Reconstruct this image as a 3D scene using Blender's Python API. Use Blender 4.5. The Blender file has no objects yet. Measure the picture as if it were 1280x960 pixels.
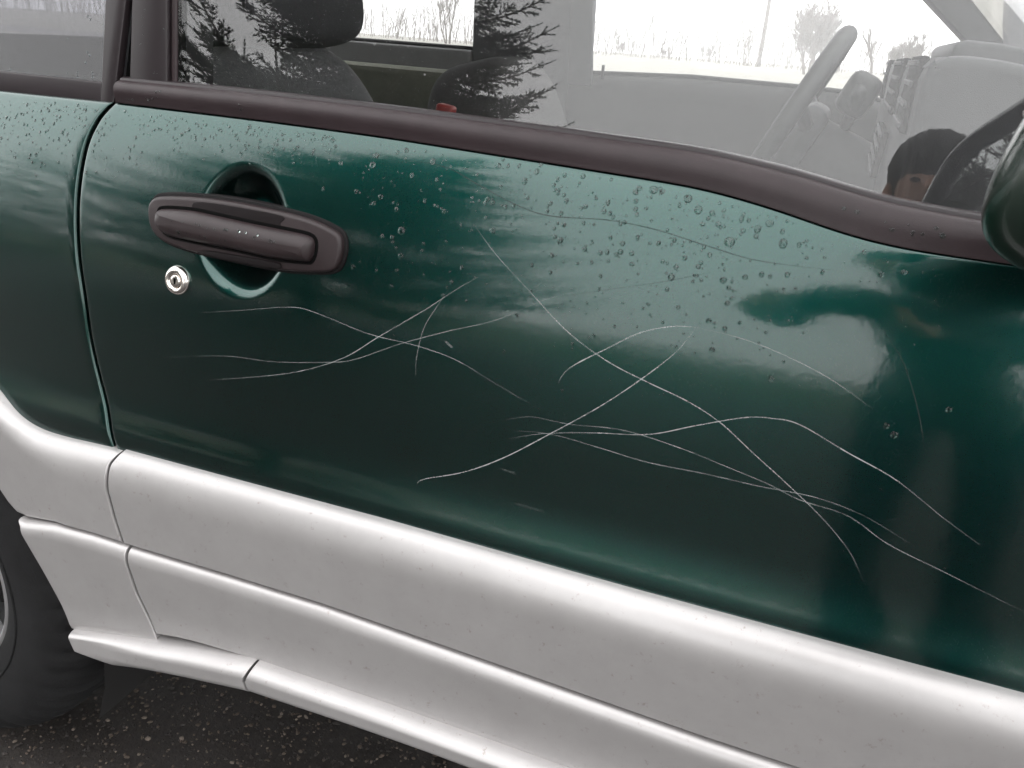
import bpy, bmesh, math, random
import numpy as np
from mathutils import Vector, Matrix

R = math.radians
random.seed(7); rng = np.random.default_rng(7)
scene = bpy.context.scene
COL = scene.collection

# ---------------------------------------------------------------- camera
CAM = np.array([0.0, -0.646, 1.115]); YAW, PITCH, ROLL, FPX = R(20.0), R(22.7), math.atan(.073), 1030.0
FWD = np.array([-math.sin(YAW)*math.cos(PITCH), math.cos(YAW)*math.cos(PITCH), -math.sin(PITCH)])
_r0 = np.array([math.cos(YAW), math.sin(YAW), 0.0]); _u0 = np.cross(_r0, FWD)
RGT = _r0*math.cos(ROLL) + _u0*math.sin(ROLL); UPV = -_r0*math.sin(ROLL) + _u0*math.cos(ROLL)
cd = bpy.data.cameras.new('camera'); cam = bpy.data.objects.new('camera', cd); COL.objects.link(cam)
cd.sensor_fit = 'HORIZONTAL'; cd.sensor_width = 36.0; cd.lens = 36.0*FPX/1280.0
cd.clip_start = 0.02; cd.clip_end = 2000
M = Matrix.Identity(4)
for i in range(3):
    M[i][0], M[i][1], M[i][2], M[i][3] = RGT[i], UPV[i], -FWD[i], CAM[i]
cam.matrix_world = M
scene.camera = cam

# ---------------------------------------------------------------- sky, sun, exposure
SUN_EL, SUN_ROT = R(52), R(200)
w = bpy.data.worlds.new('World'); scene.world = w; w.use_nodes = True
wn = w.node_tree; wn.nodes.clear()
sky = wn.nodes.new('ShaderNodeTexSky'); sky.sky_type = 'NISHITA'; sky.sun_disc = False
sky.sun_elevation = SUN_EL; sky.sun_rotation = SUN_ROT; sky.dust_density = 2.0; sky.air_density = 1.0; sky.ozone_density = 1.0
hs = wn.nodes.new('ShaderNodeHueSaturation'); hs.inputs['Saturation'].default_value = 0.10
ov = wn.nodes.new('ShaderNodeMixRGB'); ov.inputs[0].default_value = .90; ov.inputs[2].default_value = (7.6, 7.65, 7.7, 1)     # even cloud deck
bg = wn.nodes.new('ShaderNodeBackground'); bg.inputs['Strength'].default_value = 0.13
wo = wn.nodes.new('ShaderNodeOutputWorld')
wn.links.new(sky.outputs[0], hs.inputs['Color']); wn.links.new(hs.outputs[0], ov.inputs[1]); wn.links.new(ov.outputs[0], bg.inputs['Color']); wn.links.new(bg.outputs[0], wo.inputs[0])
sl = bpy.data.lights.new('sun', 'SUN'); sl.energy = .6; sl.angle = R(170); sl.color = (1, .97, .94)
so = bpy.data.objects.new('sun', sl); COL.objects.link(so)
so.rotation_euler = (Vector((math.sin(SUN_ROT)*math.cos(SUN_EL), math.cos(SUN_ROT)*math.cos(SUN_EL), math.sin(SUN_EL)))).to_track_quat('Z', 'Y').to_euler()
scene.view_settings.view_transform = 'Standard'; scene.view_settings.look = 'None'
scene.view_settings.gamma = 1; scene.view_settings.exposure = 1.6; scene.view_settings.use_curve_mapping = False
scene.cycles.max_bounces = 8; scene.cycles.transparent_max_bounces = 16; scene.cycles.volume_bounces = 2
scene.cycles.use_denoising = True; scene.cycles.sample_clamp_indirect = 6

# ---------------------------------------------------------------- measuring helpers
def ray(px, py): return FWD*FPX + RGT*(px-640) - UPV*(py-480)
def at(px, py, y):
    d = ray(px, py); return CAM + d*((y-CAM[1])/d[1])
def ground_at(px, py, z=0):
    d = ray(px, py); return CAM + d*((z-CAM[2])/d[2])
GT = math.tan(R(16.0))
def on_glass(px, py, off=0.0):           # leaning side-glass plane
    d = ray(px, py); n = np.array([0, 1, -GT]); c0 = .045-off-GT*1.05
    return CAM + d*((c0 - CAM@n)/(d@n))
def gy(z, off=0.0): return .045-off+GT*(z-1.05)
# door skin: lean angle (degrees) against height
_ZT = np.array([.30, .60, .668, .676, .686, .698, .712, .74, .78, .82, .86, .90, .94, .98, 1.01, 1.04, 1.08])
_TT = np.array([0, 0, 1., 2.5, 9, 17, 15, 5.6, 4.0, 5.8, 7.6, 9.8, 13., 19., 27., 40., 46.])
_zz = np.linspace(.30, 1.08, 1600); _tt = np.tan(np.radians(np.interp(_zz, _ZT, _TT)))
_k = np.hanning(23); _k /= _k.sum(); _tt = np.convolve(np.pad(_tt, 11, 'edge'), _k, 'valid')
_yy = np.concatenate([[0], np.cumsum((_tt[1:]+_tt[:-1])/2*np.diff(_zz))]); _yy += .028 - np.interp(1.03, _zz, _yy)
_YL = list(map(float, _yy)); _ZK = (len(_YL)-1)/(1.08-.30)
def SY(x, z):
    q = (z-.30)*_ZK; i = int(q) if q > 0 else 0
    if i > len(_YL)-2: i = len(_YL)-2
    f = min(1., max(0., q-i)); return _YL[i]*(1-f)+_YL[i+1]*f + .012*(x+.3)**2
def on_body(px, py, off=0.0):
    y = 0.0
    for _ in range(12):
        p = at(px, py, y); y = SY(p[0], p[2]) - off
    return at(px, py, y)
YD = float(np.interp(.665, _zz, _yy)); YC = YD-.024          # door foot, cladding face
def interp(pts):
    a = np.array(sorted(pts)); q0, q1 = float(a[0, 0]), float(a[-1, 0]); N = 3000; T = [float(v) for v in np.interp(np.linspace(q0, q1, N+1), a[:, 0], a[:, 1])]; K = N/max(1e-9, q1-q0)
    def f(q):
        u = (q-q0)*K
        if u <= 0: return T[0]
        if u >= N: return T[N]
        i = int(u); u -= i; return T[i]*(1-u)+T[i+1]*u
    return f
def catmull(pts, n=8, closed=False):
    P = [np.array(p, float) for p in pts]; out = []; m = len(P)
    for i in range(m if closed else m-1):
        g = (lambda k: P[k % m]) if closed else (lambda k: P[min(max(k, 0), m-1)])
        p0, p1, p2, p3 = g(i-1), g(i), g(i+1), g(i+2)
        for k in range(n):
            t = k/n
            out.append(.5*((2*p1)+(-p0+p2)*t+(2*p0-5*p1+4*p2-p3)*t*t+(-p0+3*p1-3*p2+p3)*t**3))
    if not closed: out.append(P[-1])
    return out

# ---------------------------------------------------------------- object helpers
def link(name, me, mat=None, parent=None, smooth=True):
    o = bpy.data.objects.new(name, me); COL.objects.link(o)
    if mat and not me.materials: me.materials.append(mat)
    if smooth: me.shade_smooth()
    if parent: o.parent = parent
    return o
def mesh(name, vs, fs, mat, parent=None, smooth=True, sharp=None):
    me = bpy.data.meshes.new(name); me.from_pydata([tuple(map(float, v)) for v in vs], [], fs); me.update()
    o = link(name, me, mat, parent, smooth)
    if sharp: me.set_sharp_from_angle(angle=R(sharp))
    return o
def empty(name, loc=(0, 0, 0), parent=None):
    o = bpy.data.objects.new(name, None); COL.objects.link(o); o.location = loc; o.empty_display_size = .1
    if parent: o.parent = parent
    return o
def tag(o, label=None, cat=None, group=None, kind=None):
    for k, v in (('label', label), ('category', cat), ('group', group), ('kind', kind)):
        if v: o[k] = v
    return o
def rbox(name, c, size, bevel, mat, parent=None, rot=(0, 0, 0), seg=3, taper=None):
    bm = bmesh.new(); bmesh.ops.create_cube(bm, size=1)
    for v in bm.verts:
        v.co = Vector((v.co.x*size[0], v.co.y*size[1], v.co.z*size[2]))
        if taper and v.co.z > 0: v.co.x *= taper[0]; v.co.y *= taper[1]
    if bevel > 0: bmesh.ops.bevel(bm, geom=list(bm.edges), offset=bevel, segments=seg, profile=.5, affect='EDGES')
    mt = Matrix.Translation(Vector(c)) @ Matrix.Rotation(rot[2], 4, 'Z') @ Matrix.Rotation(rot[1], 4, 'Y') @ Matrix.Rotation(rot[0], 4, 'X')
    bm.transform(mt); bmesh.ops.recalc_face_normals(bm, faces=bm.faces)
    me = bpy.data.meshes.new(name); bm.to_mesh(me); bm.free()
    o = link(name, me, mat, parent); me.set_sharp_from_angle(angle=R(40)); return o
def prism(name, prof, y0, y1, mat, parent=None, bevel=0, seg=2):
    """(x,z) outline extruded along y"""
    bm = bmesh.new(); n = len(prof)
    a = [bm.verts.new((p[0], y0, p[1])) for p in prof]; b = [bm.verts.new((p[0], y1, p[1])) for p in prof]
    bm.faces.new(a); bm.faces.new(b[::-1])
    for i in range(n): bm.faces.new((a[i], b[i], b[(i+1) % n], a[(i+1) % n]))
    bmesh.ops.recalc_face_normals(bm, faces=bm.faces)
    if bevel: bmesh.ops.bevel(bm, geom=list(bm.edges), offset=bevel, segments=seg, profile=.5, affect='EDGES')
    me = bpy.data.meshes.new(name); bm.to_mesh(me); bm.free()
    o = link(name, me, mat, parent); me.set_sharp_from_angle(angle=R(35)); return o
def tube(name, pts, rad, mat, parent=None, n=10, closed=False):
    vs, fs = tube_data(pts, rad, n, closed); return mesh(name, vs, fs, mat, parent)
def tube_data(pts, rad, n=6, closed=False, base=0):
    P = [Vector(p) for p in pts]; m = len(P); vs = []; fs = []
    prev = None
    for i in range(m):
        if closed: t = P[(i+1) % m]-P[i-1]
        else: t = P[min(i+1, m-1)]-P[max(i-1, 0)]
        if t.length < 1e-9: t = Vector((0, 0, 1))
        t.normalize()
        u = (prev - t*prev.dot(t)) if prev is not None else t.orthogonal()
        if u.length < 1e-6: u = t.orthogonal()
        u.normalize(); prev = u; v = t.cross(u)
        r = rad[i] if hasattr(rad, '__len__') else rad
        for k in range(n):
            a = 2*math.pi*k/n; q = P[i]+(u*math.cos(a)+v*math.sin(a))*r; vs.append((q.x, q.y, q.z))
    for i in range(m if closed else m-1):
        for k in range(n):
            a0 = i*n+k; a1 = i*n+(k+1) % n; b0 = ((i+1) % m)*n+k; b1 = ((i+1) % m)*n+(k+1) % n
            fs.append((base+a0, base+a1, base+b1, base+b0))
    if not closed:
        fs.append(tuple(base+k for k in range(n))[::-1]); fs.append(tuple(base+(m-1)*n+k for k in range(n)))
    return vs, fs
def spaced(L, n, r):
    """0..1 positions along a length L, extra ones in the r-wide edge rounding"""
    e = [0, .08*r, .3*r, .65*r, r] if r > 0 else [0]
    mid = list(np.linspace(e[-1], L-e[-1], n)); q = e[:-1]+mid+[L-v for v in e[:-1]][::-1]
    return [v/L for v in q]
def panel(name, mat, parent, xl, xr, zb, zt, yf, nx=60, nz=20, r=.003, flange=.014, us=None, vs_=None, bottom_round=True):
    """body panel: height field y=yf(x,z) inside curved borders, rounded returned edges"""
    xm = .5*(xl(.8)+xr(.8)); L = abs(xr(.6)-xl(.6)); H = zt(xm)-zb(xm)
    us = us if us is not None else spaced(L, nx, r); vv = vs_ if vs_ is not None else spaced(H, nz, r)
    nu, nv = len(us), len(vv); V = []
    for v in vv:
        for u in us:
            x = xm
            for _ in range(5):
                z = zb(x)+(zt(x)-zb(x))*v; x = xl(z)+(xr(z)-xl(z))*u
            z = zb(x)+(zt(x)-zb(x))*v
            d = min(u*L, (1-u)*L, (1-v)*H, v*H if bottom_round else 9)
            y = yf(x, z, zt(x), zb(x))
            if d < r: y += r-math.sqrt(max(0, r*r-(r-d)**2))
            V.append((x, y, z))
    F = [(j*nu+i, j*nu+i+1, (j+1)*nu+i+1, (j+1)*nu+i) for j in range(nv-1) for i in range(nu-1)]
    ring = [i for i in range(nu)]+[j*nu+nu-1 for j in range(1, nv)]+[(nv-1)*nu+i for i in range(nu-2, -1, -1)]+[j*nu for j in range(nv-2, 0, -1)]
    b = len(V); V += [V[i] for i in ring]+[(V[i][0], V[i][1]+flange, V[i][2]) for i in ring]; m = len(ring)
    F += [(b+i, b+m+i, b+m+(i+1) % m, b+(i+1) % m) for i in range(m)]
    return mesh(name, V, F, mat, parent)
def inset(poly, d):
    """offset a closed 2-D outline inwards"""
    P = np.array(poly); n = len(P); A = .5*np.sum(P[:, 0]*np.roll(P[:, 1], -1)-np.roll(P[:, 0], -1)*P[:, 1]); s = 1 if A > 0 else -1
    out = []
    for i in range(n):
        t = P[(i+1) % n]-P[i-1]; t = t/np.linalg.norm(t); out.append(P[i]+s*np.array([-t[1], t[0]])*d)
    return out
def pad(name, outline, base, h, r, mat, parent, steps=5, yf=SY, dome=0.0):
    """moulded piece lying on the body: (x,z) outline raised by h with rounded shoulder r"""
    loops = [(outline, base)]
    for k in range(steps+1):
        a = math.pi/2*k/steps; loops.append((inset(outline, r*(1-math.cos(a))), h-r+r*math.sin(a)))
    V = []; F = []; n = len(outline)
    for o, hh in loops:
        for p in o: V.append((p[0], yf(p[0], p[1])-hh, p[1]))
    for k in range(len(loops)-1):
        for i in range(n): F.append((k*n+i, k*n+(i+1) % n, (k+1)*n+(i+1) % n, (k+1)*n+i))
    c = np.mean(loops[-1][0], axis=0); V.append((c[0], yf(c[0], c[1])-h-dome, c[1])); b = (len(loops)-1)*n
    for i in range(n): F.append((b+i, b+(i+1) % n, len(V)-1))
    o = mesh(name, V, F, mat, parent)
    bm = bmesh.new(); bm.from_mesh(o.data); bmesh.ops.recalc_face_normals(bm, faces=bm.faces)
    if sum(f.normal.y for f in bm.faces) > 0: bmesh.ops.reverse_faces(bm, faces=bm.faces)
    bm.to_mesh(o.data); bm.free(); o.data.set_sharp_from_angle(angle=R(45)); return o

# ---------------------------------------------------------------- materials
def newmat(name):
    m = bpy.data.materials.new(name); m.use_nodes = True; return m, m.node_tree, m.node_tree.nodes['Principled BSDF']
def pmat(name, col, rough=.5, metal=0., coat=0., coat_rough=.03, var=.0, vscale=30., bump=0., bscale=200., spec=.5, col2=None, sheen=0.):
    m, t, b = newmat(name)
    b.inputs['Base Color'].default_value = (*col, 1); b.inputs['Roughness'].default_value = rough; b.inputs['Metallic'].default_value = metal
    b.inputs['Coat Weight'].default_value = coat; b.inputs['Coat Roughness'].default_value = coat_rough; b.inputs['Specular IOR Level'].default_value = spec
    b.inputs['Sheen Weight'].default_value = sheen
    tc = t.nodes.new('ShaderNodeTexCoord')
    if var or col2:
        n = t.nodes.new('ShaderNodeTexNoise'); n.inputs['Scale'].default_value = vscale; n.inputs['Detail'].default_value = 6; n.inputs['Roughness'].default_value = .65
        t.links.new(tc.outputs['Object'], n.inputs['Vector'])
        rp = t.nodes.new('ShaderNodeValToRGB'); rp.color_ramp.elements[0].position = .32; rp.color_ramp.elements[1].position = .68
        c2 = col2 or tuple(min(1, c*(1+var)) for c in col); c1 = col if col2 else tuple(c*(1-var) for c in col)
        rp.color_ramp.elements[0].color = (*c1, 1); rp.color_ramp.elements[1].color = (*c2, 1)
        t.links.new(n.outputs['Fac'], rp.inputs[0]); t.links.new(rp.outputs[0], b.inputs['Base Color'])
    if bump:
        n2 = t.nodes.new('ShaderNodeTexNoise'); n2.inputs['Scale'].default_value = bscale; n2.inputs['Detail'].default_value = 4
        t.links.new(tc.outputs['Object'], n2.inputs['Vector'])
        bp = t.nodes.new('ShaderNodeBump'); bp.inputs['Strength'].default_value = bump; bp.inputs['Distance'].default_value = .002
        t.links.new(n2.outputs['Fac'], bp.inputs['Height']); t.links.new(bp.outputs[0], b.inputs['Normal'])
    return m
def glass_mat(name, tint):
    m = bpy.data.materials.new(name); m.use_nodes = True; t = m.node_tree; t.nodes.clear()
    out = t.nodes.new('ShaderNodeOutputMaterial'); mx = t.nodes.new('ShaderNodeMixShader')
    tr = t.nodes.new('ShaderNodeBsdfTransparent'); tr.inputs[0].default_value = (*tint, 1)
    gl = t.nodes.new('ShaderNodeBsdfGlossy'); gl.inputs['Roughness'].default_value = .0; gl.inputs[0].default_value = (1, 1, 1, 1)
    ge = t.nodes.new('ShaderNodeNewGeometry'); dt = t.nodes.new('ShaderNodeVectorMath'); dt.operation = 'DOT_PRODUCT'
    t.links.new(ge.outputs['Incoming'], dt.inputs[0]); t.links.new(ge.outputs['Normal'], dt.inputs[1])
    def mth(op, a, bb=None):
        n = t.nodes.new('ShaderNodeMath'); n.operation = op; n.use_clamp = False
        for k, q in enumerate((a, bb)):
            if q is None: continue
            if isinstance(q, (int, float)): n.inputs[k].default_value = q
            else: t.links.new(q, n.inputs[k])
        return n.outputs[0]
    ab = mth('ABSOLUTE', dt.outputs['Value']); f = mth('ADD', mth('MULTIPLY', mth('POWER', mth('SUBTRACT', 1.0, ab), 5.0), .957), .043)
    t.links.new(f, mx.inputs[0]); t.links.new(tr.outputs[0], mx.inputs[1]); t.links.new(gl.outputs[0], mx.inputs[2]); t.links.new(mx.outputs[0], out.inputs[0])
    return m
def paint_mat():
    m, t, b = newmat('green_paint')
    b.inputs['Metallic'].default_value = 1.0; b.inputs['Roughness'].default_value = .30; b.inputs['Coat Weight'].default_value = 1.0; b.inputs['Coat IOR'].default_value = 1.57
    tc = t.nodes.new('ShaderNodeTexCoord')
    n = t.nodes.new('ShaderNodeTexNoise'); n.inputs['Scale'].default_value = 9; n.inputs['Detail'].default_value = 8; n.inputs['Roughness'].default_value = .7
    t.links.new(tc.outputs['Object'], n.inputs['Vector'])
    rp = t.nodes.new('ShaderNodeValToRGB'); rp.color_ramp.elements[0].position = .35; rp.color_ramp.elements[1].position = .75
    rp.color_ramp.elements[0].color = (.0022, .038, .0315, 1); rp.color_ramp.elements[1].color = (.0032, .044, .0365, 1)
    t.links.new(n.outputs['Fac'], rp.inputs[0])
    # metallic flake
    fl = t.nodes.new('ShaderNodeTexVoronoi'); fl.inputs['Scale'].default_value = 2500; t.links.new(tc.outputs['Object'], fl.inputs['Vector'])
    mx = t.nodes.new('ShaderNodeMixRGB'); mx.blend_type = 'MULTIPLY'; mx.inputs[0].default_value = .35
    t.links.new(rp.outputs[0], mx.inputs[1]); t.links.new(fl.outputs['Color'], mx.inputs[2]); t.links.new(mx.outputs[0], b.inputs['Base Color'])
    # thin film of road dust dulls the lacquer in patches
    n3 = t.nodes.new('ShaderNodeTexNoise'); n3.inputs['Scale'].default_value = 22; n3.inputs['Detail'].default_value = 9; n3.inputs['Roughness'].default_value = .75
    t.links.new(tc.outputs['Object'], n3.inputs['Vector'])
    mr = t.nodes.new('ShaderNodeMapRange'); mr.inputs[1].default_value = .4; mr.inputs[2].default_value = .8; mr.inputs[3].default_value = .06; mr.inputs[4].default_value = .16
    t.links.new(n3.outputs['Fac'], mr.inputs[0]); t.links.new(mr.outputs[0], b.inputs['Coat Roughness'])
    # orange peel
    n2 = t.nodes.new('ShaderNodeTexNoise'); n2.inputs['Scale'].default_value = 160; n2.inputs['Detail'].default_value = 1
    t.links.new(tc.outputs['Object'], n2.inputs['Vector'])
    bp = t.nodes.new('ShaderNodeBump'); bp.inputs['Strength'].default_value = .035; bp.inputs['Distance'].default_value = .001
    t.links.new(n2.outputs['Fac'], bp.inputs['Height']); t.links.new(bp.outputs[0], b.inputs['Coat Normal'])
    return m
def silver_mat():
    m, t, b = newmat('silver_paint')
    b.inputs['Metallic'].default_value = .48; b.inputs['Roughness'].default_value = .40; b.inputs['Coat Weight'].default_value = .5; b.inputs['Coat Roughness'].default_value = .22
    tc = t.nodes.new('ShaderNodeTexCoord')
    n = t.nodes.new('ShaderNodeTexNoise'); n.inputs['Scale'].default_value = 14; n.inputs['Detail'].default_value = 8; n.inputs['Roughness'].default_value = .7
    t.links.new(tc.outputs['Object'], n.inputs['Vector'])
    rp = t.nodes.new('ShaderNodeValToRGB'); rp.color_ramp.elements[0].position = .3; rp.color_ramp.elements[1].position = .75
    rp.color_ramp.elements[0].color = (.350, .336, .334, 1); rp.color_ramp.elements[1].color = (.402, .387, .385, 1)
    t.links.new(n.outputs['Fac'], rp.inputs[0])
    # splashed dirt specks
    n2 = t.nodes.new('ShaderNodeTexNoise'); n2.inputs['Scale'].default_value = 105; n2.inputs['Detail'].default_value = 5; n2.inputs['Roughness'].default_value = .8
    t.links.new(tc.outputs['Object'], n2.inputs['Vector'])
    r2 = t.nodes.new('ShaderNodeValToRGB'); r2.color_ramp.elements[0].position = .61; r2.color_ramp.elements[1].position = .71
    r2.color_ramp.elements[0].color = (0, 0, 0, 1); r2.color_ramp.elements[1].color = (.55, .55, .55, 1)
    t.links.new(n2.outputs['Fac'], r2.inputs[0])
    mx = t.nodes.new('ShaderNodeMixRGB'); mx.inputs[2].default_value = (.16, .12, .09, 1)
    t.links.new(r2.outputs[0], mx.inputs[0]); t.links.new(rp.outputs[0], mx.inputs[1]); t.links.new(mx.outputs[0], b.inputs['Base Color'])
    return m
MT = {}
MT['paint'] = paint_mat(); MT['silver'] = silver_mat()
MT['trim'] = pmat('black_plastic_trim', (.021, .0135, .0152), .38, spec=.26, var=.15, vscale=40, bump=.08, bscale=900)
MT['trim2'] = pmat('door_frame_film', (.014, .010, .0115), .36, spec=.26, var=.1, vscale=30)
MT['handle'] = pmat('handle_plastic', (.019, .0125, .0135), .36, spec=.28, var=.12, vscale=60, bump=.10, bscale=1200)
MT['pocket_shade'] = pmat('shaded_plastic', (.006, .004, .0045), .6, spec=.12, var=.1)  # handle plastic with the shade of its recesses put into the colour
MT['rubber'] = pmat('rubber_seal', (.006, .005, .0055), .6, spec=.12)
MT['gap'] = pmat('seal_black', (.003, .003, .003), .9, spec=.03)
MT['chrome'] = pmat('chrome', (.75, .70, .66), .16, metal=1., var=.1, vscale=300)
MT['glass'] = glass_mat('window_glass', (.93, .93, .93)); MT['tint'] = glass_mat('tinted_glass', (.40, .40, .42)); MT['clear'] = glass_mat('far_window_glass', (.96, .96, .96))
MT['fabric'] = pmat('charcoal_fabric', (.010, .011, .0115), .95, col2=(.045, .047, .048), vscale=420, bump=.5, bscale=600, sheen=.2)
MT['fabric2'] = pmat('headrest_fabric', (.012, .012, .014), .9, var=.2, vscale=300, bump=.3, bscale=600)
MT['dseat'] = pmat('grey_seat_fabric', (.026, .025, .025), .95, col2=(.045, .043, .043), vscale=300, bump=.3, bscale=500)
MT['dash'] = pmat('grey_dash_plastic', (.042, .043, .045), .65, var=.08, vscale=20, bump=.15, bscale=900)
MT['dark'] = pmat('dark_interior_plastic', (.014, .0145, .015), .55, var=.1)
MT['panel'] = pmat('grey_door_card', (.022, .0215, .022), .75, var=.08, vscale=15)
MT['lining'] = pmat('light_roof_lining', (.12, .12, .12), .9, var=.05)
MT['olive'] = pmat('olive_trim', (.09, .095, .07), .8, var=.1)
MT['red'] = pmat('red_plastic', (.17, .018, .014), .5)
MT['tyre'] = pmat('tyre_rubber', (.008, .008, .0085), .8, spec=.22, var=.35, vscale=25, bump=.35, bscale=350)
MT['alloy'] = pmat('alloy_silver', (.55, .55, .56), .3, metal=.8, var=.06)
MT['gloss'] = pmat('mirror_shell', (.003, .012, .007), .25, coat=.3)
MT['mirror'] = pmat('mirror_glass', (.75, .78, .78), .02, metal=1.)
MT['scratch'] = None
MT['under'] = pmat('underbody', (.012, .011, .011), .9)
MT['bark'] = pmat('bark', (.06, .045, .035), .9, var=.3, vscale=20)
MT['twig'] = pmat('bare_twigs', (.09, .075, .06), .9, var=.25, vscale=3)
MT['needle'] = pmat('spruce_needles', (.012, .028, .014), .7, col2=(.03, .06, .025), vscale=4)
MT['wood'] = pmat('pole_wood', (.10, .085, .07), .9, var=.2)
MT['skin'] = pmat('skin', (.42, .24, .17), .5, var=.06, vscale=30)
MT['hair'] = pmat('dark_hair', (.012, .010, .009), .5, var=.4, vscale=120, bump=.8, bscale=150)
MT['jacket'] = pmat('dark_jacket', (.018, .022, .026), .85, var=.25, vscale=20)
MT['jeans'] = pmat('dark_jeans', (.02, .026, .045), .9, var=.25, vscale=25)
MT['phone'] = pmat('phone_black', (.01, .01, .012), .25)
MT['shoe'] = pmat('shoe_leather', (.02, .017, .015), .5)
# worn-through scratch: pale primer line with patchy cover
m, t, b = newmat('scratch'); MT['scratch'] = m
b.inputs['Base Color'].default_value = (.42, .45, .45, 1); b.inputs['Roughness'].default_value = .8
tc = t.nodes.new('ShaderNodeTexCoord'); n = t.nodes.new('ShaderNodeTexNoise'); n.inputs['Scale'].default_value = 28; n.inputs['Detail'].default_value = 8; n.inputs['Roughness'].default_value = .8
t.links.new(tc.outputs['Object'], n.inputs['Vector']); mr = t.nodes.new('ShaderNodeMapRange'); mr.inputs[1].default_value = .38; mr.inputs[2].default_value = .66; mr.inputs[3].default_value = .22; mr.inputs[4].default_value = 1.0
at_ = t.nodes.new('ShaderNodeAttribute'); at_.attribute_name = 'depth'
mm = t.nodes.new('ShaderNodeMath'); mm.operation = 'MULTIPLY'
t.links.new(n.outputs['Fac'], mr.inputs[0]); t.links.new(mr.outputs[0], mm.inputs[0]); t.links.new(at_.outputs['Fac'], mm.inputs[1]); t.links.new(mm.outputs[0], b.inputs['Alpha'])
MT['scratch_dull'] = m.copy(); _b = MT['scratch_dull'].node_tree.nodes['Principled BSDF']; _b.inputs['Base Color'].default_value = (.05, .065, .062, 1); _b.inputs['Specular IOR Level'].default_value = .1
_ml = [n_ for n_ in MT['scratch_dull'].node_tree.nodes if n_.type == 'MAP_RANGE'][0]; _ml.inputs[3].default_value = 1.4; _ml.inputs[4].default_value = 2.6
# water, tinted dark in place of the sky reflection lost under drops
m, t, b = newmat('rain_water'); MT['water'] = m; MT['drop_dark'] = m
b.inputs['Base Color'].default_value = (.58, .66, .64, 1); b.inputs['Roughness'].default_value = 0; b.inputs['IOR'].default_value = 1.33; b.inputs['Transmission Weight'].default_value = 1

# ================================================================ SETTING
def grid_sheet(name, x0, x1, y0, y1, z, n, mat, amp=0):
    xs = np.linspace(x0, x1, n); ys = np.linspace(y0, y1, n)
    V = [(x, y, z+(amp*random.uniform(-1, 1) if 0 < i < n-1 and 0 < j < n-1 else 0)) for j, y in enumerate(ys) for i, x in enumerate(xs)]
    F = [(j*n+i, j*n+i+1, (j+1)*n+i+1, (j+1)*n+i) for j in range(n-1) for i in range(n-1)]
    return mesh(name, V, F, mat)
grass_m = pmat('winter_grass', (.20, .20, .17), .95, col2=(.30, .29, .26), vscale=.7, bump=.8, bscale=25)
field = grid_sheet('field', -160, 160, -160, 160, 0, 60, grass_m); tag(field, 'pale winter grass field fading into the fog', kind='structure')
asph = pmat('wet_asphalt', (.007, .0055, .005), .65, col2=(.022, .017, .014), vscale=140, bump=.9, bscale=120)
lot = grid_sheet('parking_ground', -14, 12, -9.5, 6, .004, 3, asph); tag(lot, 'dark wet gravelly asphalt under the car', kind='structure')
verge = grid_sheet('verge_for_reflection', -40, 40, -26, -9.5, .004, 3, pmat('verge_grass', (.035, .045, .02), .95, col2=(.085, .08, .045), vscale=1.2, bump=.8, bscale=30)); tag(verge, 'unseen dull green grass strip added to darken the paint reflection', kind='structure')  # unseen darker strip, added to tone down the field's reflection in the paint
road = grid_sheet('road', -150, 150, 26, 33, .004, 3, pmat('pale_road', (.16, .155, .15), .7, var=.1, vscale=3)); tag(road, 'pale road beyond the field', kind='structure')

def gravel():
    V = []; F = []
    ico = [(0, 0, 1), (.9, 0, .45), (.28, .85, .45), (-.72, .53, .45), (-.72, -.53, .45), (.28, -.85, .45), (.72, .53, -.45), (-.28, .85, -.45), (-.9, 0, -.45), (-.28, -.85, -.45), (.72, -.53, -.45), (0, 0, -1)]
    fi = [(0, 1, 2), (0, 2, 3), (0, 3, 4), (0, 4, 5), (0, 5, 1), (1, 6, 2), (2, 7, 3), (3, 8, 4), (4, 9, 5), (5, 10, 1), (1, 10, 6), (2, 6, 7), (3, 7, 8), (4, 8, 9), (5, 9, 10)]
    mi = []
    for k in range(30000):
        x, y = random.uniform(-1.4, .3), random.uniform(-.6, 1.3); s = random.choice((.0012, .0014, .0017, .002, .0024, .0029, .0036)) * random.uniform(.7, 1.2)
        a = random.uniform(0, 6.28); fx, fy, fz = random.uniform(.7, 1.5), random.uniform(.6, 1.2), random.uniform(.4, .8); b0 = len(V)
        for q in ico:
            j = random.uniform(.8, 1.2); X, Y = q[0]*s*fx*j, q[1]*s*fy*j
            V.append((x+X*math.cos(a)-Y*math.sin(a), y+X*math.sin(a)+Y*math.cos(a), .005+s*.2+q[2]*s*fz))
        F += [tuple(b0+i for i in f) for f in fi]; mi += [random.choices((0, 1, 2), (6, 6, 1.0))[0]]*len(fi)
    o = mesh('gravel', V, F, pmat('gravel_dark', (.018, .014, .012), .8, var=.4, vscale=60), None, False)
    o.data.materials.append(pmat('gravel_brown', (.055, .04, .03), .8, var=.3, vscale=60)); o.data.materials.append(pmat('gravel_pale', (.13, .105, .085), .8, var=.3, vscale=60))
    o.data.polygons.foreach_set('material_index', mi)
    tag(o, 'loose wet gravel scattered on the dark asphalt', 'gravel', kind='stuff')
gravel()

# ================================================================ CAR
car = empty('parked_car', (-.3, .75, 0)); tag(car, 'scratched green car with silver lower cladding, wet with rain', 'car')
ROOTINV = Matrix.Translation(-Vector((-.3, .75, 0)))
_parts = []
def fix(o, p):       # parent without moving
    o.parent = p; return o
car.location = (0, 0, 0)

body = empty('body_shell', (0, 0, 0), car)
door = None
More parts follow.
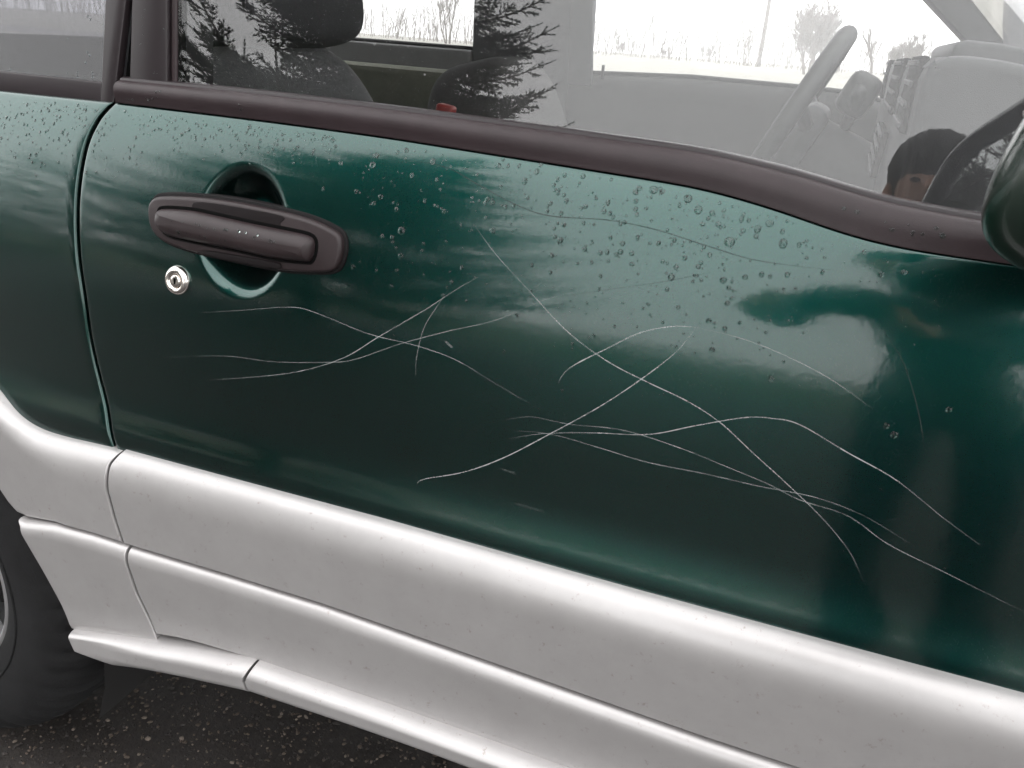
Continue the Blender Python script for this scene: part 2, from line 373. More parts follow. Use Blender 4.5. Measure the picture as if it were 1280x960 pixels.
# ---- door borders
gap_px = [(141, 129), (131, 139), (121, 152), (108, 180), (99, 225), (96, 270), (98, 320), (105, 370), (114, 430), (125, 476), (135, 520), (144, 562)]
gpts = [on_body(*p) for p in gap_px]; gp = catmull([(p[2], p[0]) for p in gpts][::-1], 6)
gap_x = interp([(q[0], q[1]) for q in gp]+[(.5, gp[0][1])])
GW = .0022
belt_lo_px = [(0, 118), (60, 121), (141, 127), (240, 140), (400, 158), (480, 167), (640, 197), (760, 211), (880, 233), (940, 247), (980, 259), (1015, 273), (1050, 288), (1085, 298), (1120, 305), (1180, 313), (1280, 325)]
def smooth_line(pts, sig):
    a = np.array(pts); q = np.linspace(a[0, 0], a[-1, 0], 1600); v = np.interp(q, a[:, 0], a[:, 1]); st = q[1]-q[0]; m_ = int(3*sig/st)
    k = np.exp(-.5*(np.arange(-m_, m_+1)*st/sig)**2); k /= k.sum(); v = np.convolve(np.pad(v, m_, 'edge'), k, 'valid'); return interp(list(zip(q, v)))
belt_z = smooth_line([(-2.2, 1.022), (-.85, 1.0265), (-.69, 1.0285), (-.5, 1.0283), (-.38, 1.0268), (-.26, 1.0232), (-.096, 1.018), (-.033, 1.0090), (.01, .9992), (.051, .9942), (.135, .9935), (.45, .990), (1.5, .972)], .022)
top_z = smooth_line([(-.75, 1.0490), (-.70, 1.0500), (-.54, 1.0510), (-.39, 1.0498), (-.23, 1.0465), (-.10, 1.0428), (-.027, 1.0345), (.034, 1.0228), (.099, 1.0185), (.3, 1.0150), (.45, 1.013)], .020)
ct = [on_body(145, 560), on_body(480, 650), on_body(800, 740), on_body(1280, 869)]
clad_z = interp([(p[0], p[2]) for p in ct]+[(-2.2, ct[0][2]), (1.6, ct[-1][2])])
DF = .42      # door front end
# ---- handle cup in the skin
hc = on_body(303, 289); cup_t = on_body(305, 211); cup_b = on_body(300, 366); cup_l = on_body(250, 290); cup_r = on_body(356, 292)
CX, CZ = (cup_l[0]+cup_r[0])/2, (cup_t[2]+cup_b[2])/2; CA, CB = (cup_r[0]-cup_l[0])/2, (cup_t[2]-cup_b[2])/2
def door_y(x, z, *_):
    y = SY(x, z); r = math.sqrt(((x-CX)/CA)**2+((z-CZ)/CB)**2)
    if r < 1.14:
        s = min(1, max(0, (1.12-r)/.66)); y += .030*(s*s*(3-2*s))
    return y
us = []
def dense(a, b, n): return list(np.linspace(a, b, n, endpoint=False))
Ld = DF-(-.74); e = .003/Ld
us = [0, .1*e, .35*e, .7*e]+dense(e, .10, 26)+dense(.10, .30, 110)+dense(.30, 1-e, 170)+[1-e, 1-.5*e, 1]
vs_ = [0]+dense(.004, .10, 34)+dense(.10, .46, 60)+dense(.46, .97, 130)+dense(.97, .998, 8)+[.999, 1]
door = panel('door', MT['paint'], car, lambda z: gap_x(z)+GW, lambda z: DF, lambda x: clad_z(x)-.012, lambda x: belt_z(x), door_y, us=us, vs_=vs_, r=.003)
tag(door, 'green door with rain beads and long curling scratches')
quarter = panel('rear_quarter_panel', MT['paint'], car, lambda z: -1.95, lambda z: gap_x(z)-GW, lambda x: max(clad_z(x)-.01, .40+.0), lambda x: belt_z(x)-.0005, lambda x, z, *_: SY(x, z), nx=110, nz=130)
fender = panel('front_fender', MT['paint'], car, lambda z: DF+.004, lambda z: 1.45, lambda x: clad_z(x)-.01, lambda x: belt_z(x), lambda x, z, *_: SY(x, z)+.05*max(0, x-1.0), nx=40, nz=40)
# dark seals behind the shut lines
mesh('door_seal', [(gap_x(z)+s*.03, SY(gap_x(z), z)+.011, z) for z in np.linspace(.42, 1.02, 30) for s in (-1, 1)], [(2*i, 2*i+1, 2*i+3, 2*i+2) for i in range(29)], MT['gap'], door)
# ---- silver cladding
Z_R = .5*(at(280, 726, YC)[2]+at(640, 846, YC)[2])          # ridge line height
ridge_pts = [at(x, y, YC-.004) for x, y in ((162, 689), (280, 724), (400, 761), (640, 845), (880, 931))]
ridge_z = interp([(p[0], p[2]) for p in ridge_pts]+[(-2, ridge_pts[0][2]-.002), (1.5, ridge_pts[-1][2])])
sill_pts = [at(x, y, YC-.012) for x, y in ((190, 797), (215, 801), (240, 807), (308, 827), (480, 885), (655, 948))]
sill_z = interp([(p[0], p[2]) for p in sill_pts]+[(1.5, sill_pts[-1][2])])
sb_pts = [at(x, y, YC-.030) for x, y in ((310, 886), (420, 922), (530, 961))]
sillb_z = interp([(p[0], p[2]) for p in sb_pts]+[(1.5, sb_pts[-1][2]+.004)])
def yclad(x, z, zt, zb):
    d = zt-z; Rr = .040; T = YD-YC
    q = min(1, max(0, d/Rr)); o = T*math.sqrt(max(0, 1-(1-q)**2.2))
    return YD-o+.012*(x+.3)**2 + .05*max(0, (d-Rr))*.35 - .0
def ylow(x, z, zt, zb):
    d = zt-z; Rr = .016; T = .011; q = min(1, max(0, d/Rr)); o = T*math.sqrt(max(0, 1-(1-q)**2))
    h = max(1e-3, zt-zb); f = (d/h)
    flare = .004*max(0, (f-.72)/.28)**2
    return YC+.012*(x+.3)**2+.004-o+.006*f-flare
def ysill(x, z, zt, zb):
    d = zt-z; h = zt-zb; q = min(1, max(0, d/(.28*h))); o = .024*math.sqrt(max(0, 1-(1-q)**2.0))
    f = max(0, (d/h-.52)/.48); return YC+.012*(x+.3)**2+.000-o+.030*f*f
g2 = [at(x, y, YC) for x, y in ((137, 562), (129, 585), (132, 615), (141, 650), (151, 682), (160, 692))]
clad_gap = interp([(p[2], p[0]) for p in g2])
g3 = [at(x, y, YC) for x, y in ((160, 690), (163, 705), (173, 740), (186, 770), (197, 792), (204, 808))]
low_gap = interp([(p[2], p[0]) for p in g3])
topv = lambda H, n: [0, .002/H]+list(np.linspace(.004/H, 1-.05/H, n))+list(1-np.array([.044, .038, .032, .027, .022, .018, .014, .0105, .0075, .005, .003, .0015, .0006, .0])/H)
c1 = panel('door_cladding', MT['silver'], car, lambda z: clad_gap(z)+.0018, lambda z: DF, lambda x: ridge_z(x)+.0012, lambda x: clad_z(x)+.002, yclad, nx=90, vs_=topv(.125, 14), r=.002, bottom_round=True)
c2 = panel('lower_door_cladding', MT['silver'], car, lambda z: low_gap(z)+.0018, lambda z: DF, lambda x: sill_z(x)-.002, lambda x: ridge_z(x)-.0012, ylow, nx=90, vs_=list(np.linspace(0, .86, 22))+[.88, .90, .92, .935, .95, .962, .973, .982, .989, .994, .997, 1], r=.0015)
seam = [at(x, y, YC-.03) for x, y in ((318, 826), (305, 838), (299, 858), (304, 872), (314, 890))]
seam_x = interp([(p[2], p[0]) for p in seam])
c3 = panel('sill_cladding', MT['silver'], car, lambda z: seam_x(z)+.0016, lambda z: DF+.1, lambda x: sillb_z(x), lambda x: sill_z(x)-.0005, ysill, nx=80, nz=34, r=.0015, flange=.05)
# rear arch pieces
arch_px = [(-60, 560), (-20, 610), (0, 636), (24, 657), (55, 715), (90, 785), (108, 815), (128, 843)]
ap = [at(x, y, YC) for x, y in arch_px]; arch_x = interp([(p[2], p[0]) for p in ap])
rt = [on_body(*p, .002) for p in ((-90, 350), (-50, 425), (-20, 468), (0, 490), (25, 520), (50, 536), (80, 546), (110, 553), (136, 559))]
rear_top = interp([tuple(q) for q in catmull([(p[0], p[2]) for p in rt], 5)])
rl = [at(x, y, YC-.004) for x, y in ((22, 655), (60, 659), (110, 672), (160, 688))]
rear_ridge = interp([(p[0], p[2]) for p in rl])
def yarch(x, z, zt, zb):
    k = (rear_top(x+.004)-rear_top(x-.004))/.008; g = 1+1.6*min(1, max(0, (-.74-x)/.14)); b_ = min(1, max(0, (-.74-x)/.16)); y_ = yclad(x, zt-(zt-z)/math.sqrt(1+k*k)*g, zt, zb); return y_+(YD+.012*(x+.3)**2-y_)*.4*b_
a1 = panel('rear_arch_cladding', MT['silver'], car, lambda z: max(arch_x(z), -1.06), lambda z: clad_gap(z)-.0018, lambda x: rear_ridge(x)+.0012, lambda x: rear_top(x), yarch, nx=50, vs_=topv(.125, 14), r=.002)
rs = [at(x, y, YC-.004) for x, y in ((90, 787), (150, 794), (200, 800), (240, 806))]
rear_sill = interp([(p[0], p[2]) for p in rs])
a2 = panel('lower_rear_cladding', MT['silver'], car, lambda z: arch_x(z)+.001, lambda z: low_gap(z)-.0018, lambda x: rear_sill(x)-.0015, lambda x: rear_ridge(x)-.0012, ylow, nx=40, vs_=list(np.linspace(0, .86, 22))+[.88, .90, .92, .935, .95, .962, .973, .982, .989, .994, .997, 1], r=.0015)
rb = [at(x, y, YC-.03) for x, y in ((128, 848), (200, 862), (310, 886))]
rear_bot = interp([(p[0], p[2]) for p in rb])
rs2 = interp([(p[0], p[2]) for p in rs]+[(p[0], p[2]) for p in sill_pts[3:]])
def ysend(x, z, zt, zb):
    b_ = min(1, max(0, (x-rs[0][0]-.02)/.14)); b_ = b_*b_*(3-2*b_); d = zt-z
    q = min(1, d/.006); flat = YC+.012*(x+.3)**2-.004-.012*math.sqrt(max(0, 1-(1-q)**2))-.10*max(0, d-.006)+.012*max(0, (d/(zt-zb)-.75)/.25)**2
    return flat*(1-b_)+ysill(x, z, zt, zb)*b_
a3 = panel('rear_sill_end', MT['silver'], car, lambda z: arch_x(z)+.006, lambda z: seam_x(z)-.0016, lambda x: rear_bot(x), lambda x: rs2(x)-.001, ysend, nx=50, nz=30, r=.0015, flange=.05)
# dark structure behind the cladding, wheel housing, floor pan
prism('sill_box', [(-.76, .40), (.9, .40), (.9, .64), (-.76, .64)], .012, .10, MT['under'], car)
prism('floor_pan', [(-1.9, .33), (1.4, .33), (1.4, .36), (-1.9, .36)], .04, 1.46, MT['under'], car)
def wheel_arch(name, cx):
    n = 24; V = []; F = []
    for k in range(n+1):
        a = math.pi*(-.12+1.24*k/n); V += [(cx+.425*math.cos(a), -.03, .37+.41*math.sin(a)), (cx+.425*math.cos(a), .33, .37+.41*math.sin(a))]
    F = [(2*k, 2*k+1, 2*k+3, 2*k+2) for k in range(n)]
    b0 = len(V); V += [(cx, .33, .37)]; F += [(2*k+1, b0, 2*k+3) for k in range(n)]
    return mesh(name, V, F, MT['under'], car)
WX = -1.184
wheel_arch('wheel_housing', WX); wheel_arch('wheel_housing', 1.03)
# arch lip cladding above the rear wheel (outside the picture)
lipV = []; n = 30
for k in range(n+1):
    a = R(76)+R(112)*k/n
    for rr, yy in ((.41, YC+.06), (.412, YC+.004), (.43, YC-.002), (.50, YC), (.52, YC+.012), (.525, YC+.03)):
        lipV.append((WX+rr*math.cos(a), yy+.012*(WX+.3)**2, .37+rr*math.sin(a)))
mesh('wheel_arch_lip', lipV, [(k*6+j, k*6+j+1, k*6+j+7, k*6+j+6) for k in range(n) for j in range(5)], MT['silver'], car)

# ---- belt moulding along the window
def belt_prof(k):           # k 0 (skin side) .. 1 (glass side): outward offset
    return float(np.interp(k, [0, .03, .08, .16, .26, .38, .5, .62, .74, .85, .93, .97, 1], [.001, .0016, .0023, .0036, .0053, .0073, .0091, .0103, .0107, .0099, .0079, .0057, .003]))
xs = np.linspace(at(146, 118, .03)[0], .40, 150); K = [0, .03, .08, .16, .26, .38, .5, .62, .74, .85, .93, .97, .985, 1.]
V = []
for x in xs:
    zl, zh = belt_z(x)-.0002, top_z(x); yl = SY(x, zl); yh = gy(zh, .004)
    row = [(x, yl+.004, zl+.0004)]
    for k in K:
        z = zl+(zh-zl)*k; y = yl+(yh-yl)*k; o = belt_prof(k)
        row.append((x, y-o, z))
    row.append((x, yh+.016, zh+.002)); V += row
nr = len(K)+2
F = [(i*nr+j, (i+1)*nr+j, (i+1)*nr+j+1, i*nr+j+1) for i in range(len(xs)-1) for j in range(nr-1)]
F.append(tuple(range(nr))[::-1])
belt = mesh('belt_moulding', V, F, MT['trim'], car, sharp=50)
# wiper lip between moulding and glass
V = []
for x in xs:
    z = top_z(x); y = gy(z, .0); V += [(x, y-.010, z-.004), (x, y-.0085, z+.0012), (x, y-.0040, z+.0026), (x, y+.002, z+.0026)]
mesh('window_wiper_lip', V, [(i*4+j, (i+1)*4+j, (i+1)*4+j+1, i*4+j+1) for i in range(len(xs)-1) for j in range(3)], MT['trim2'], car, sharp=60)

# ---- leaning side frames and panes
def line_on_glass(p0, p1, off=0.0, zs=(1.0, 1.47)):
    a, b = on_glass(*p0, off), on_glass(*p1, off); k = (b[0]-a[0])/(b[2]-a[2])
    return [(a[0]+k*(z-a[2]), z) for z in zs]
def plate(name, corners, off, thick, mat, parent, bevel=.001):
    """flat piece lying in the leaning glass plane; corners are (x,z)"""
    bm = bmesh.new()
    f = [bm.verts.new((x, gy(z, off+thick), z)) for x, z in corners]; g = [bm.verts.new((x, gy(z, off), z)) for x, z in corners]
    bm.faces.new(f); bm.faces.new(g[::-1]); n = len(corners)
    for i in range(n): bm.faces.new((f[i], g[i], g[(i+1) % n], f[(i+1) % n]))
    bmesh.ops.recalc_face_normals(bm, faces=bm.faces)
    if bevel: bmesh.ops.bevel(bm, geom=list(bm.edges), offset=bevel, segments=2, profile=.5, affect='EDGES')
    me = bpy.data.meshes.new(name); bm.to_mesh(me); bm.free(); o = link(name, me, mat, parent); me.set_sharp_from_angle(angle=R(40)); return o
L1 = line_on_glass((134, 108), (139, 0), 0); L2 = line_on_glass((146, 126), (161, 0), .004); L3 = line_on_glass((163, 112), (166, 0), .004)
L4 = line_on_glass((211, 104), (211, 0), .004); L5 = line_on_glass((221, 104), (221, 0), .002)
def xa(L, z): return L[0][0]+(L[1][0]-L[0][0])*(z-L[0][1])/(L[1][1]-L[0][1])
ZB = lambda x: belt_z(x)
q0 = ZB(-.72)
plate('quarter_window_gasket', [(xa(L1, q0+.004), q0-.003), (xa(L2, q0+.004), q0-.002), L2[1], L1[1]], -.002, .010, MT['trim2'], car, .002)
plate('quarter_window_lower_gasket', [(-1.9, q0-.006), (xa(L1, q0)-.0005, q0-.003), (xa(L1, q0+.02)-.0005, q0+.0175), (-1.9, q0+.0145)], -.002, .009, MT['trim2'], car, .002)
plate('quarter_window', [(-1.9, q0+.012), (xa(L1, q0+.01)+.003, q0+.012), (L1[1][0]+.003, 1.46), (-1.75, 1.46)], -.001, .004, MT['tint'], car, 0)
plate('pillar_seal', [(xa(L2, q0)-.004, q0+.002), (xa(L3, q0)+.006, q0+.002), (L3[1][0]+.006, 1.47), (L2[1][0]-.004, 1.47)], -.012, .004, MT['gap'], car, 0)
plate('door_frame', [(xa(L3, 1.045), 1.042), (xa(L4, 1.045), 1.042), L4[1], L3[1]], -.004, .010, MT['trim2'], car, .0025)
plate('door_frame_edge', [(xa(L4, 1.045)+.0008, 1.042), (xa(L5, 1.045), 1.042), L5[1], (L4[1][0]+.0008, 1.47)], -.006, .008, MT['trim'], car, .002)
plate('window_channel_seal', [(xa(L5, 1.045)+.0005, 1.04), (xa(L5, 1.045)+.005, 1.04), (L5[1][0]+.005, 1.47), (L5[1][0]+.0005, 1.47)], -.006, .006, MT['gap'], car, 0)
AP = lambda z: .098+(1.242-z)*1.193      # windscreen pillar line
plate('door_window', [(xa(L5, 1.04)+.002, 1.0), (AP(1.0), 1.0), (AP(1.46), 1.46), (L5[1][0]+.002, 1.46)], -.004, .004, MT['glass'], car, 0)
tag(bpy.data.objects['door_window'], 'side window reflecting a spruce and the white sky')
plate('near_windscreen_pillar', [(AP(1.0)-.01, 1.0), (AP(1.0)+.09, 1.0), (AP(1.47)+.06, 1.47), (AP(1.47)-.01, 1.47)], -.02, .03, MT['paint'], car, .008)
mesh('pillar_inner_trim', [(x, gy(z, -.05), z) for x, z in ((-.78, 1.0), (xa(L5, 1.0)+.001, 1.0), (L5[1][0]+.001, 1.47), (-.74, 1.47))], [(0, 1, 2, 3)], MT['dark'], car)

# ---- handle
def hpx(pts): return [(lambda p: (p[0], p[2]))(on_body(x, y, .008)) for x, y in pts]
def smooth_outline(pts, n=5): return catmull(hpx(pts), n, True)
plate_px = [(184, 262), (188, 251), (200, 246), (240, 247), (290, 253), (340, 263), (385, 275), (414, 288), (424, 297), (426, 312), (422, 330), (414, 339), (395, 341), (355, 339), (310, 331), (265, 321), (225, 311), (200, 300), (187, 284)]
handle = pad('door_handle', smooth_outline(plate_px), -.004, .0085, .0035, MT['handle'], door)
pad('gasket_shadow_ring', [tuple(q) for q in inset(smooth_outline(plate_px), -.0032)], -.004, .0024, .001, MT['rubber'], handle)  # gasket widened so its black ring stands in for the plate's shadow
notch_px = [(243, 253), (268, 254), (310, 261), (354, 270), (351, 279), (346, 284), (300, 277), (262, 268), (243, 264)]
pad('handle_pocket_shade', smooth_outline(notch_px, 4), .007, .0089, .0006, MT['pocket_shade'], handle)  # thin dark pad standing in for the shade inside the recess
grv_px = [(200, 266), (206, 261), (240, 263), (270, 269), (320, 280), (360, 288), (386, 294), (394, 301), (394, 314), (390, 325), (381, 326), (345, 322), (300, 312), (250, 302), (215, 294), (203, 284)]
pad('handle_shut_line', [tuple(q) for q in inset(smooth_outline(grv_px), -.0030)], .007, .0091, .0003, MT['gap'], handle)
pad('handle_grip', smooth_outline(grv_px), .006, .0205, .0120, MT['handle'], handle, steps=9)
lip_px = [(262, 313), (300, 319), (345, 327), (352, 331), (348, 336), (310, 330), (262, 320), (248, 315)]
pad('handle_lower_edge', smooth_outline(lip_px, 4), .006, .0105, .0015, MT['pocket_shade'], handle)  # same darkened colour: shade under the grip painted in
# ---- lock cylinder
lp = on_body(223, 350)
def ring_prof(name, c, prof, mat, parent, n=40, ax=(1, 1)):
    V = []; F = []
    for k in range(n):
        a = 2*math.pi*k/n
        for r, h in prof:
            x, z = c[0]+r*math.cos(a)*ax[0], c[2]+r*math.sin(a)*ax[1]; V.append((x, SY(x, z)-h, z))
    m = len(prof)
    for k in range(n):
        for j in range(m-1): F.append((k*m+j, k*m+j+1, ((k+1) % n)*m+j+1, ((k+1) % n)*m+j))
    o = mesh(name, V, F, mat, parent)
    bm = bmesh.new(); bm.from_mesh(o.data); bmesh.ops.recalc_face_normals(bm, faces=bm.faces)
    if sum(f.normal.y*f.calc_area() for f in bm.faces) > 0: bmesh.ops.reverse_faces(bm, faces=bm.faces)
    bm.to_mesh(o.data); bm.free(); return o
lock = ring_prof('door_lock', lp, [(.0145, -.001), (.0148, .001), (.0138, .0035), (.0115, .0058), (.0095, .0062), (.0078, .005), (.0066, .0035), (.0064, .0025)], MT['chrome'], door)
cyl = ring_prof('lock_cylinder', lp, [(.0064, .002), (.0062, .0045), (.0055, .0052), (.003, .0052), (.0001, .0052)], MT['chrome'], lock)
rbox('keyhole', (lp[0], SY(lp[0], lp[2])-.0053, lp[2]), (.0016, .001, .0062), 0, MT['gap'], lock)

# ---- scratches
def scratch(pts, w=.0011, depth=.7, fade=.25):
    w *= .72; depth *= .88
    P3 = [on_body(x, y, .0005) for x, y in catmull(pts, 10)]; V = []; F = []; D = []; n = len(P3)
    for i, p in enumerate(P3):
        t = P3[min(i+1, n-1)]-P3[max(i-1, 0)]; s = np.array([-t[2], 0, t[0]]); s /= max(1e-9, np.linalg.norm(s)); s = np.array([s[0], 0, s[2]])
        u = i/(n-1); f = min(1, u/fade, (1-u)/fade) if fade else 1; ww = w*.5*(.55+.45*f)*random.uniform(.85, 1.15)
        for k in (-1, 1):
            q = p+s*ww*k; V.append((q[0], SY(q[0], q[2])-.0005, q[2])); D.append(depth*(.18+.82*f))
        if i: F.append((2*i-2, 2*i-1, 2*i+1, 2*i))
    o = mesh('scratch', V, F, MT['scratch' if depth > .31 else 'scratch_dull'], door)
    o.data.attributes.new('depth', 'FLOAT', 'POINT').data.foreach_set('value', D)
S = [
 ([(470, 205), (520, 202), (560, 210), (600, 232), (650, 258), (690, 270), (760, 275), (820, 287), (880, 306), (940, 324), (1000, 333), (1055, 339)], .0011, .30),
 ([(592, 280), (620, 318), (660, 362), (710, 415), (760, 452), (810, 478), (860, 502), (900, 528), (940, 565), (985, 606), (1030, 650), (1062, 690), (1080, 728)], .0012, .85),
 ([(250, 391), (300, 388), (365, 384), (400, 393), (460, 417), (520, 432), (570, 450), (620, 480), (675, 512)], .0010, .55),
 ([(200, 447), (280, 445), (340, 452), (400, 453), (440, 450), (500, 430), (560, 414), (620, 400), (680, 375), (740, 360)], .0010, .50),
 ([(262, 475), (320, 471), (375, 464), (430, 447), (475, 420), (530, 388), (570, 362), (598, 346)], .0011, .65),
 ([(519, 472), (521, 445), (530, 410), (545, 385), (562, 360)], .0010, .45),
 ([(697, 480), (712, 460), (760, 435), (800, 416), (840, 408), (870, 409)], .0013, .95),
 ([(870, 409), (845, 440), (800, 475), (750, 508), (690, 541), (630, 572), (580, 590), (530, 599), (521, 606)], .0013, .9),
 ([(870, 409), (930, 424), (985, 446), (1040, 475), (1092, 512)], .0011, .55),
 ([(637, 548), (680, 542), (740, 541), (810, 543), (870, 532), (930, 522), (965, 523), (1000, 531), (1060, 566), (1120, 600), (1180, 648), (1225, 681)], .0012, .9),
 ([(640, 538), (690, 543), (750, 560), (810, 578), (880, 592), (950, 608), (1020, 622), (1080, 645), (1145, 684)], .0011, .6),
 ([(632, 525), (665, 521), (710, 530), (780, 538), (850, 560), (900, 580), (960, 605), (1000, 625), (1060, 645), (1110, 680), (1180, 715), (1240, 745), (1290, 770)], .0011, .6),
 ([(1105, 415), (1130, 455), (1148, 515), (1157, 570)], .0010, .25),
 ([(556, 426), (566, 435)], .0030, .4), ([(626, 586), (645, 592)], .0030, .3), ([(640, 628), (680, 640)], .004, .18), ([(700, 371), (760, 362), (830, 352), (890, 340)], .0009, .15)]
for s in S: scratch(*s)

# ---- rain
def drop_mesh():
    V = [(0, -.5, 0)]; F = []; n = 12
    for j in range(1, 5):
        a = math.pi/2*j/4
        for k in range(n):
            b_ = 2*math.pi*k/n; V.append((math.sin(a)*math.cos(b_), -.5*math.cos(a)+.03, math.sin(a)*math.sin(b_)*(1.0 if math.sin(b_) > 0 else 1.22)))
    for k in range(n): F.append((0, 1+(k+1) % n, 1+k))
    for j in range(3):
        for k in range(n): F.append((1+j*n+k, 1+j*n+(k+1) % n, 1+(j+1)*n+(k+1) % n, 1+(j+1)*n+k))
    b0 = len(V); V += [(V[1+3*n+k][0]*.96, .35, V[1+3*n+k][2]*.96) for k in range(n)]      # foot sunk into the surface
    for k in range(n): F.append((1+3*n+k, 1+3*n+(k+1) % n, b0+(k+1) % n, b0+k))
    F.append(tuple(b0+k for k in range(n)))
    me = bpy.data.meshes.new('raindrop'); me.from_pydata(V, [], F)
    bm = bmesh.new(); bm.from_mesh(me); bmesh.ops.recalc_face_normals(bm, faces=bm.faces); bm.to_mesh(me); bm.free()
    me.materials.append(MT['water']); me.shade_smooth(); return me
DM = drop_mesh()
DV = np.array([v.co[:] for v in DM.vertices]); DFc = [tuple(p.vertices) for p in DM.polygons]
def surf_frame(p, yfun):
    x, z = p[0], p[2]; e_ = .002
    n = np.array([(yfun(x+e_, z)-yfun(x-e_, z))/(2*e_), -1, (yfun(x, z+e_)-yfun(x, z-e_))/(2*e_)]); n /= np.linalg.norm(n)
    Y = -n; X = np.cross(Y, np.array([0, 0, 1.])); X /= np.linalg.norm(X); Z = np.cross(X, Y); return X, Y, Z
big = [(470,194),(497,190),(508,188),(466,206),(541,202),(515,219),(476,246),(531,251),(555,264),(502,288),(501,320),(607,253),(616,253),(607,272),(616,288),(623,207),(635,207),(649,207),(629,199),(676,206),(671,214),(656,226),(688,254),(708,251),(697,224),(706,219),(659,247),(689,319),(700,300),(705,281),(755,264),(766,271),(760,253),(795,251),(799,235),(817,237),(828,239),(860,248),(873,262),(878,280),(796,268),(763,297),(778,304),(823,304),(750,316),(759,315),(790,330),(751,345),(839,346),(797,297),(732,258),(890,266),(898,280),(947,286),(927,274),(936,275),(962,279),(978,289),(912,302),(979,304),(999,306),(856,322),(952,343),(984,343),(1080,315),(1102,343),(1130,340),(904,350),(911,360),(909,379),(890,437),(886,401),(964,474),(307,186),(302,192),(278,188),(227,168),(236,162),(198,161),(118,181),(363,175),(312,157),(327,162),(325,176),(404,236),(426,204),(130,168),(40,203),(78,165),(45,193),(1108,532),(1118,543),(1028,340),(1186,512),(742,420),(630,440)]
bs = {(979,304):5.2,(912,302):5,(873,262):4.6,(860,248):4.4,(656,226):4.2,(541,202):4.2,(466,206):4.2,(502,288):4.6,(947,286):4.4,(817,237):4.4,(839,346):4.2,(877,281):4.2}
def drop_scale(px): return px*.00070
for k, (x, y) in enumerate(big):
    p = on_body(x, y); X, Y, Z = surf_frame(p, SY); s = drop_scale(bs.get((x, y), random.uniform(2.5, 3.7)) * (.8 if x < 420 else 1))
    o = bpy.data.objects.new('raindrop', DM); COL.objects.link(o); o.parent = door if p[0] > gap_x(p[2]) else quarter
    mt = Matrix.Identity(4); sx = random.uniform(.75, 1.25)
    for i in range(3): mt[i][0], mt[i][1], mt[i][2], mt[i][3] = X[i]*s*sx, Y[i]*s*.62, Z[i]*s, p[i]
    o.matrix_world = mt
def drop_field(name, pts, parent, label, mat='water'):
    V = []; F = []
    for p, fr, s, sx in pts:
        X, Y, Z = fr; b0 = len(V)
        for v in DV: V.append(p+X*v[0]*s*sx+Y*v[1]*s*.62+Z*v[2]*s)
        F += [tuple(b0+i for i in f) for f in DFc]
    o = mesh(name, V, F, MT[mat], parent); tag(o, label, kind='stuff'); return o
pts_d, pts_q = [], []
def clear_of_handle(x, y): return not (175 < x < 437 and 205 < y < 372)
def add_rain(n, xr, dy, smin, smax, fall):
    c = 0
    while c < n:
        x = random.uniform(*xr); by = np.interp(x, [p[0] for p in belt_lo_px], [p[1] for p in belt_lo_px]); d = random.uniform(*dy)
        if random.random() > math.exp(-d/fall): continue
        y = by+7+d
        if not clear_of_handle(x, y): continue
        p = on_body(x, y)
        if abs(p[0]-gap_x(p[2])) < .006: continue
        s = drop_scale(smin+(smax-smin)*random.random()**2.5)
        (pts_d if p[0] > gap_x(p[2]) else pts_q).append((p, surf_frame(p, SY), s, random.uniform(.8, 1.15))); c += 1
add_rain(190, (0, 130), (0, 110), .9, 2.6, 45)
add_rain(300, (100, 420), (2, 90), .8, 2.5, 32)
add_rain(420, (440, 1010), (5, 190), .9, 3.0, 110)
add_rain(80, (680, 930), (60, 280), .9, 2.6, 160)
add_rain(40, (1000, 1180), (10, 120), .6, 1.6, 60)
add_rain(50, (150, 1250), (200, 420), .5, 1.3, 900)
drop_field('fine_raindrops', pts_d, door, 'fine rain beading across the green door')
drop_field('fine_raindrops', pts_q, quarter, 'fine rain beading on the rear quarter panel')
# drops on handle and trims
hd = []
for _ in range(110):
    x, y = random.uniform(200, 345), random.uniform(258, 305); y = y+(x-200)*.17-4
    if not (272 + (x-200)*.17 < y < 288+(x-200)*.17): continue
    p = on_body(x, y, .0200); hd.append((p, surf_frame(p, SY), drop_scale(random.uniform(1.3, 2.6)), 1.1))
drop_field('handle_raindrops', hd, handle, 'rain beads on the dark door handle')
td = []; tq = []
def tilt(x, z): return gy(z)
for x, y in [(110, 20), (113, 24), (109, 65), (112, 69), (107, 78), (84, 91), (97, 90), (97, 96), (115, 91), (116, 96), (85, 48), (130, 43), (13, 86)]:
    p = on_glass(x, y, .0030); tq.append((p, surf_frame(p, tilt), drop_scale(random.uniform(1.2, 2.4)), .9))
for x, y in [(181, 12), (178, 21), (178, 33), (205, 36), (179, 43), (183, 67), (193, 91), (197, 92), (176, 55)]:
    p = on_glass(x, y, .0058); td.append((p, surf_frame(p, tilt), drop_scale(random.uniform(1.2, 2.2)), .9))
drop_field('pillar_raindrops', td, bpy.data.objects['door_frame'], 'few raindrops on the window pillar')
drop_field('pane_raindrops', tq, bpy.data.objects['quarter_window'], 'few raindrops on the rear quarter window', 'drop_dark')
wd = []
for _ in range(260):
    x = random.uniform(226, 600); y = random.uniform(0, 100+(x-226)*.12)
    p = on_glass(x, y, .0002); wd.append((p, surf_frame(p, tilt), drop_scale(random.uniform(.3, .7)), 1))
drop_field('window_mist_drops', wd, bpy.data.objects['door_window'], 'fine rain specks on the side window', 'clear')
bd = []
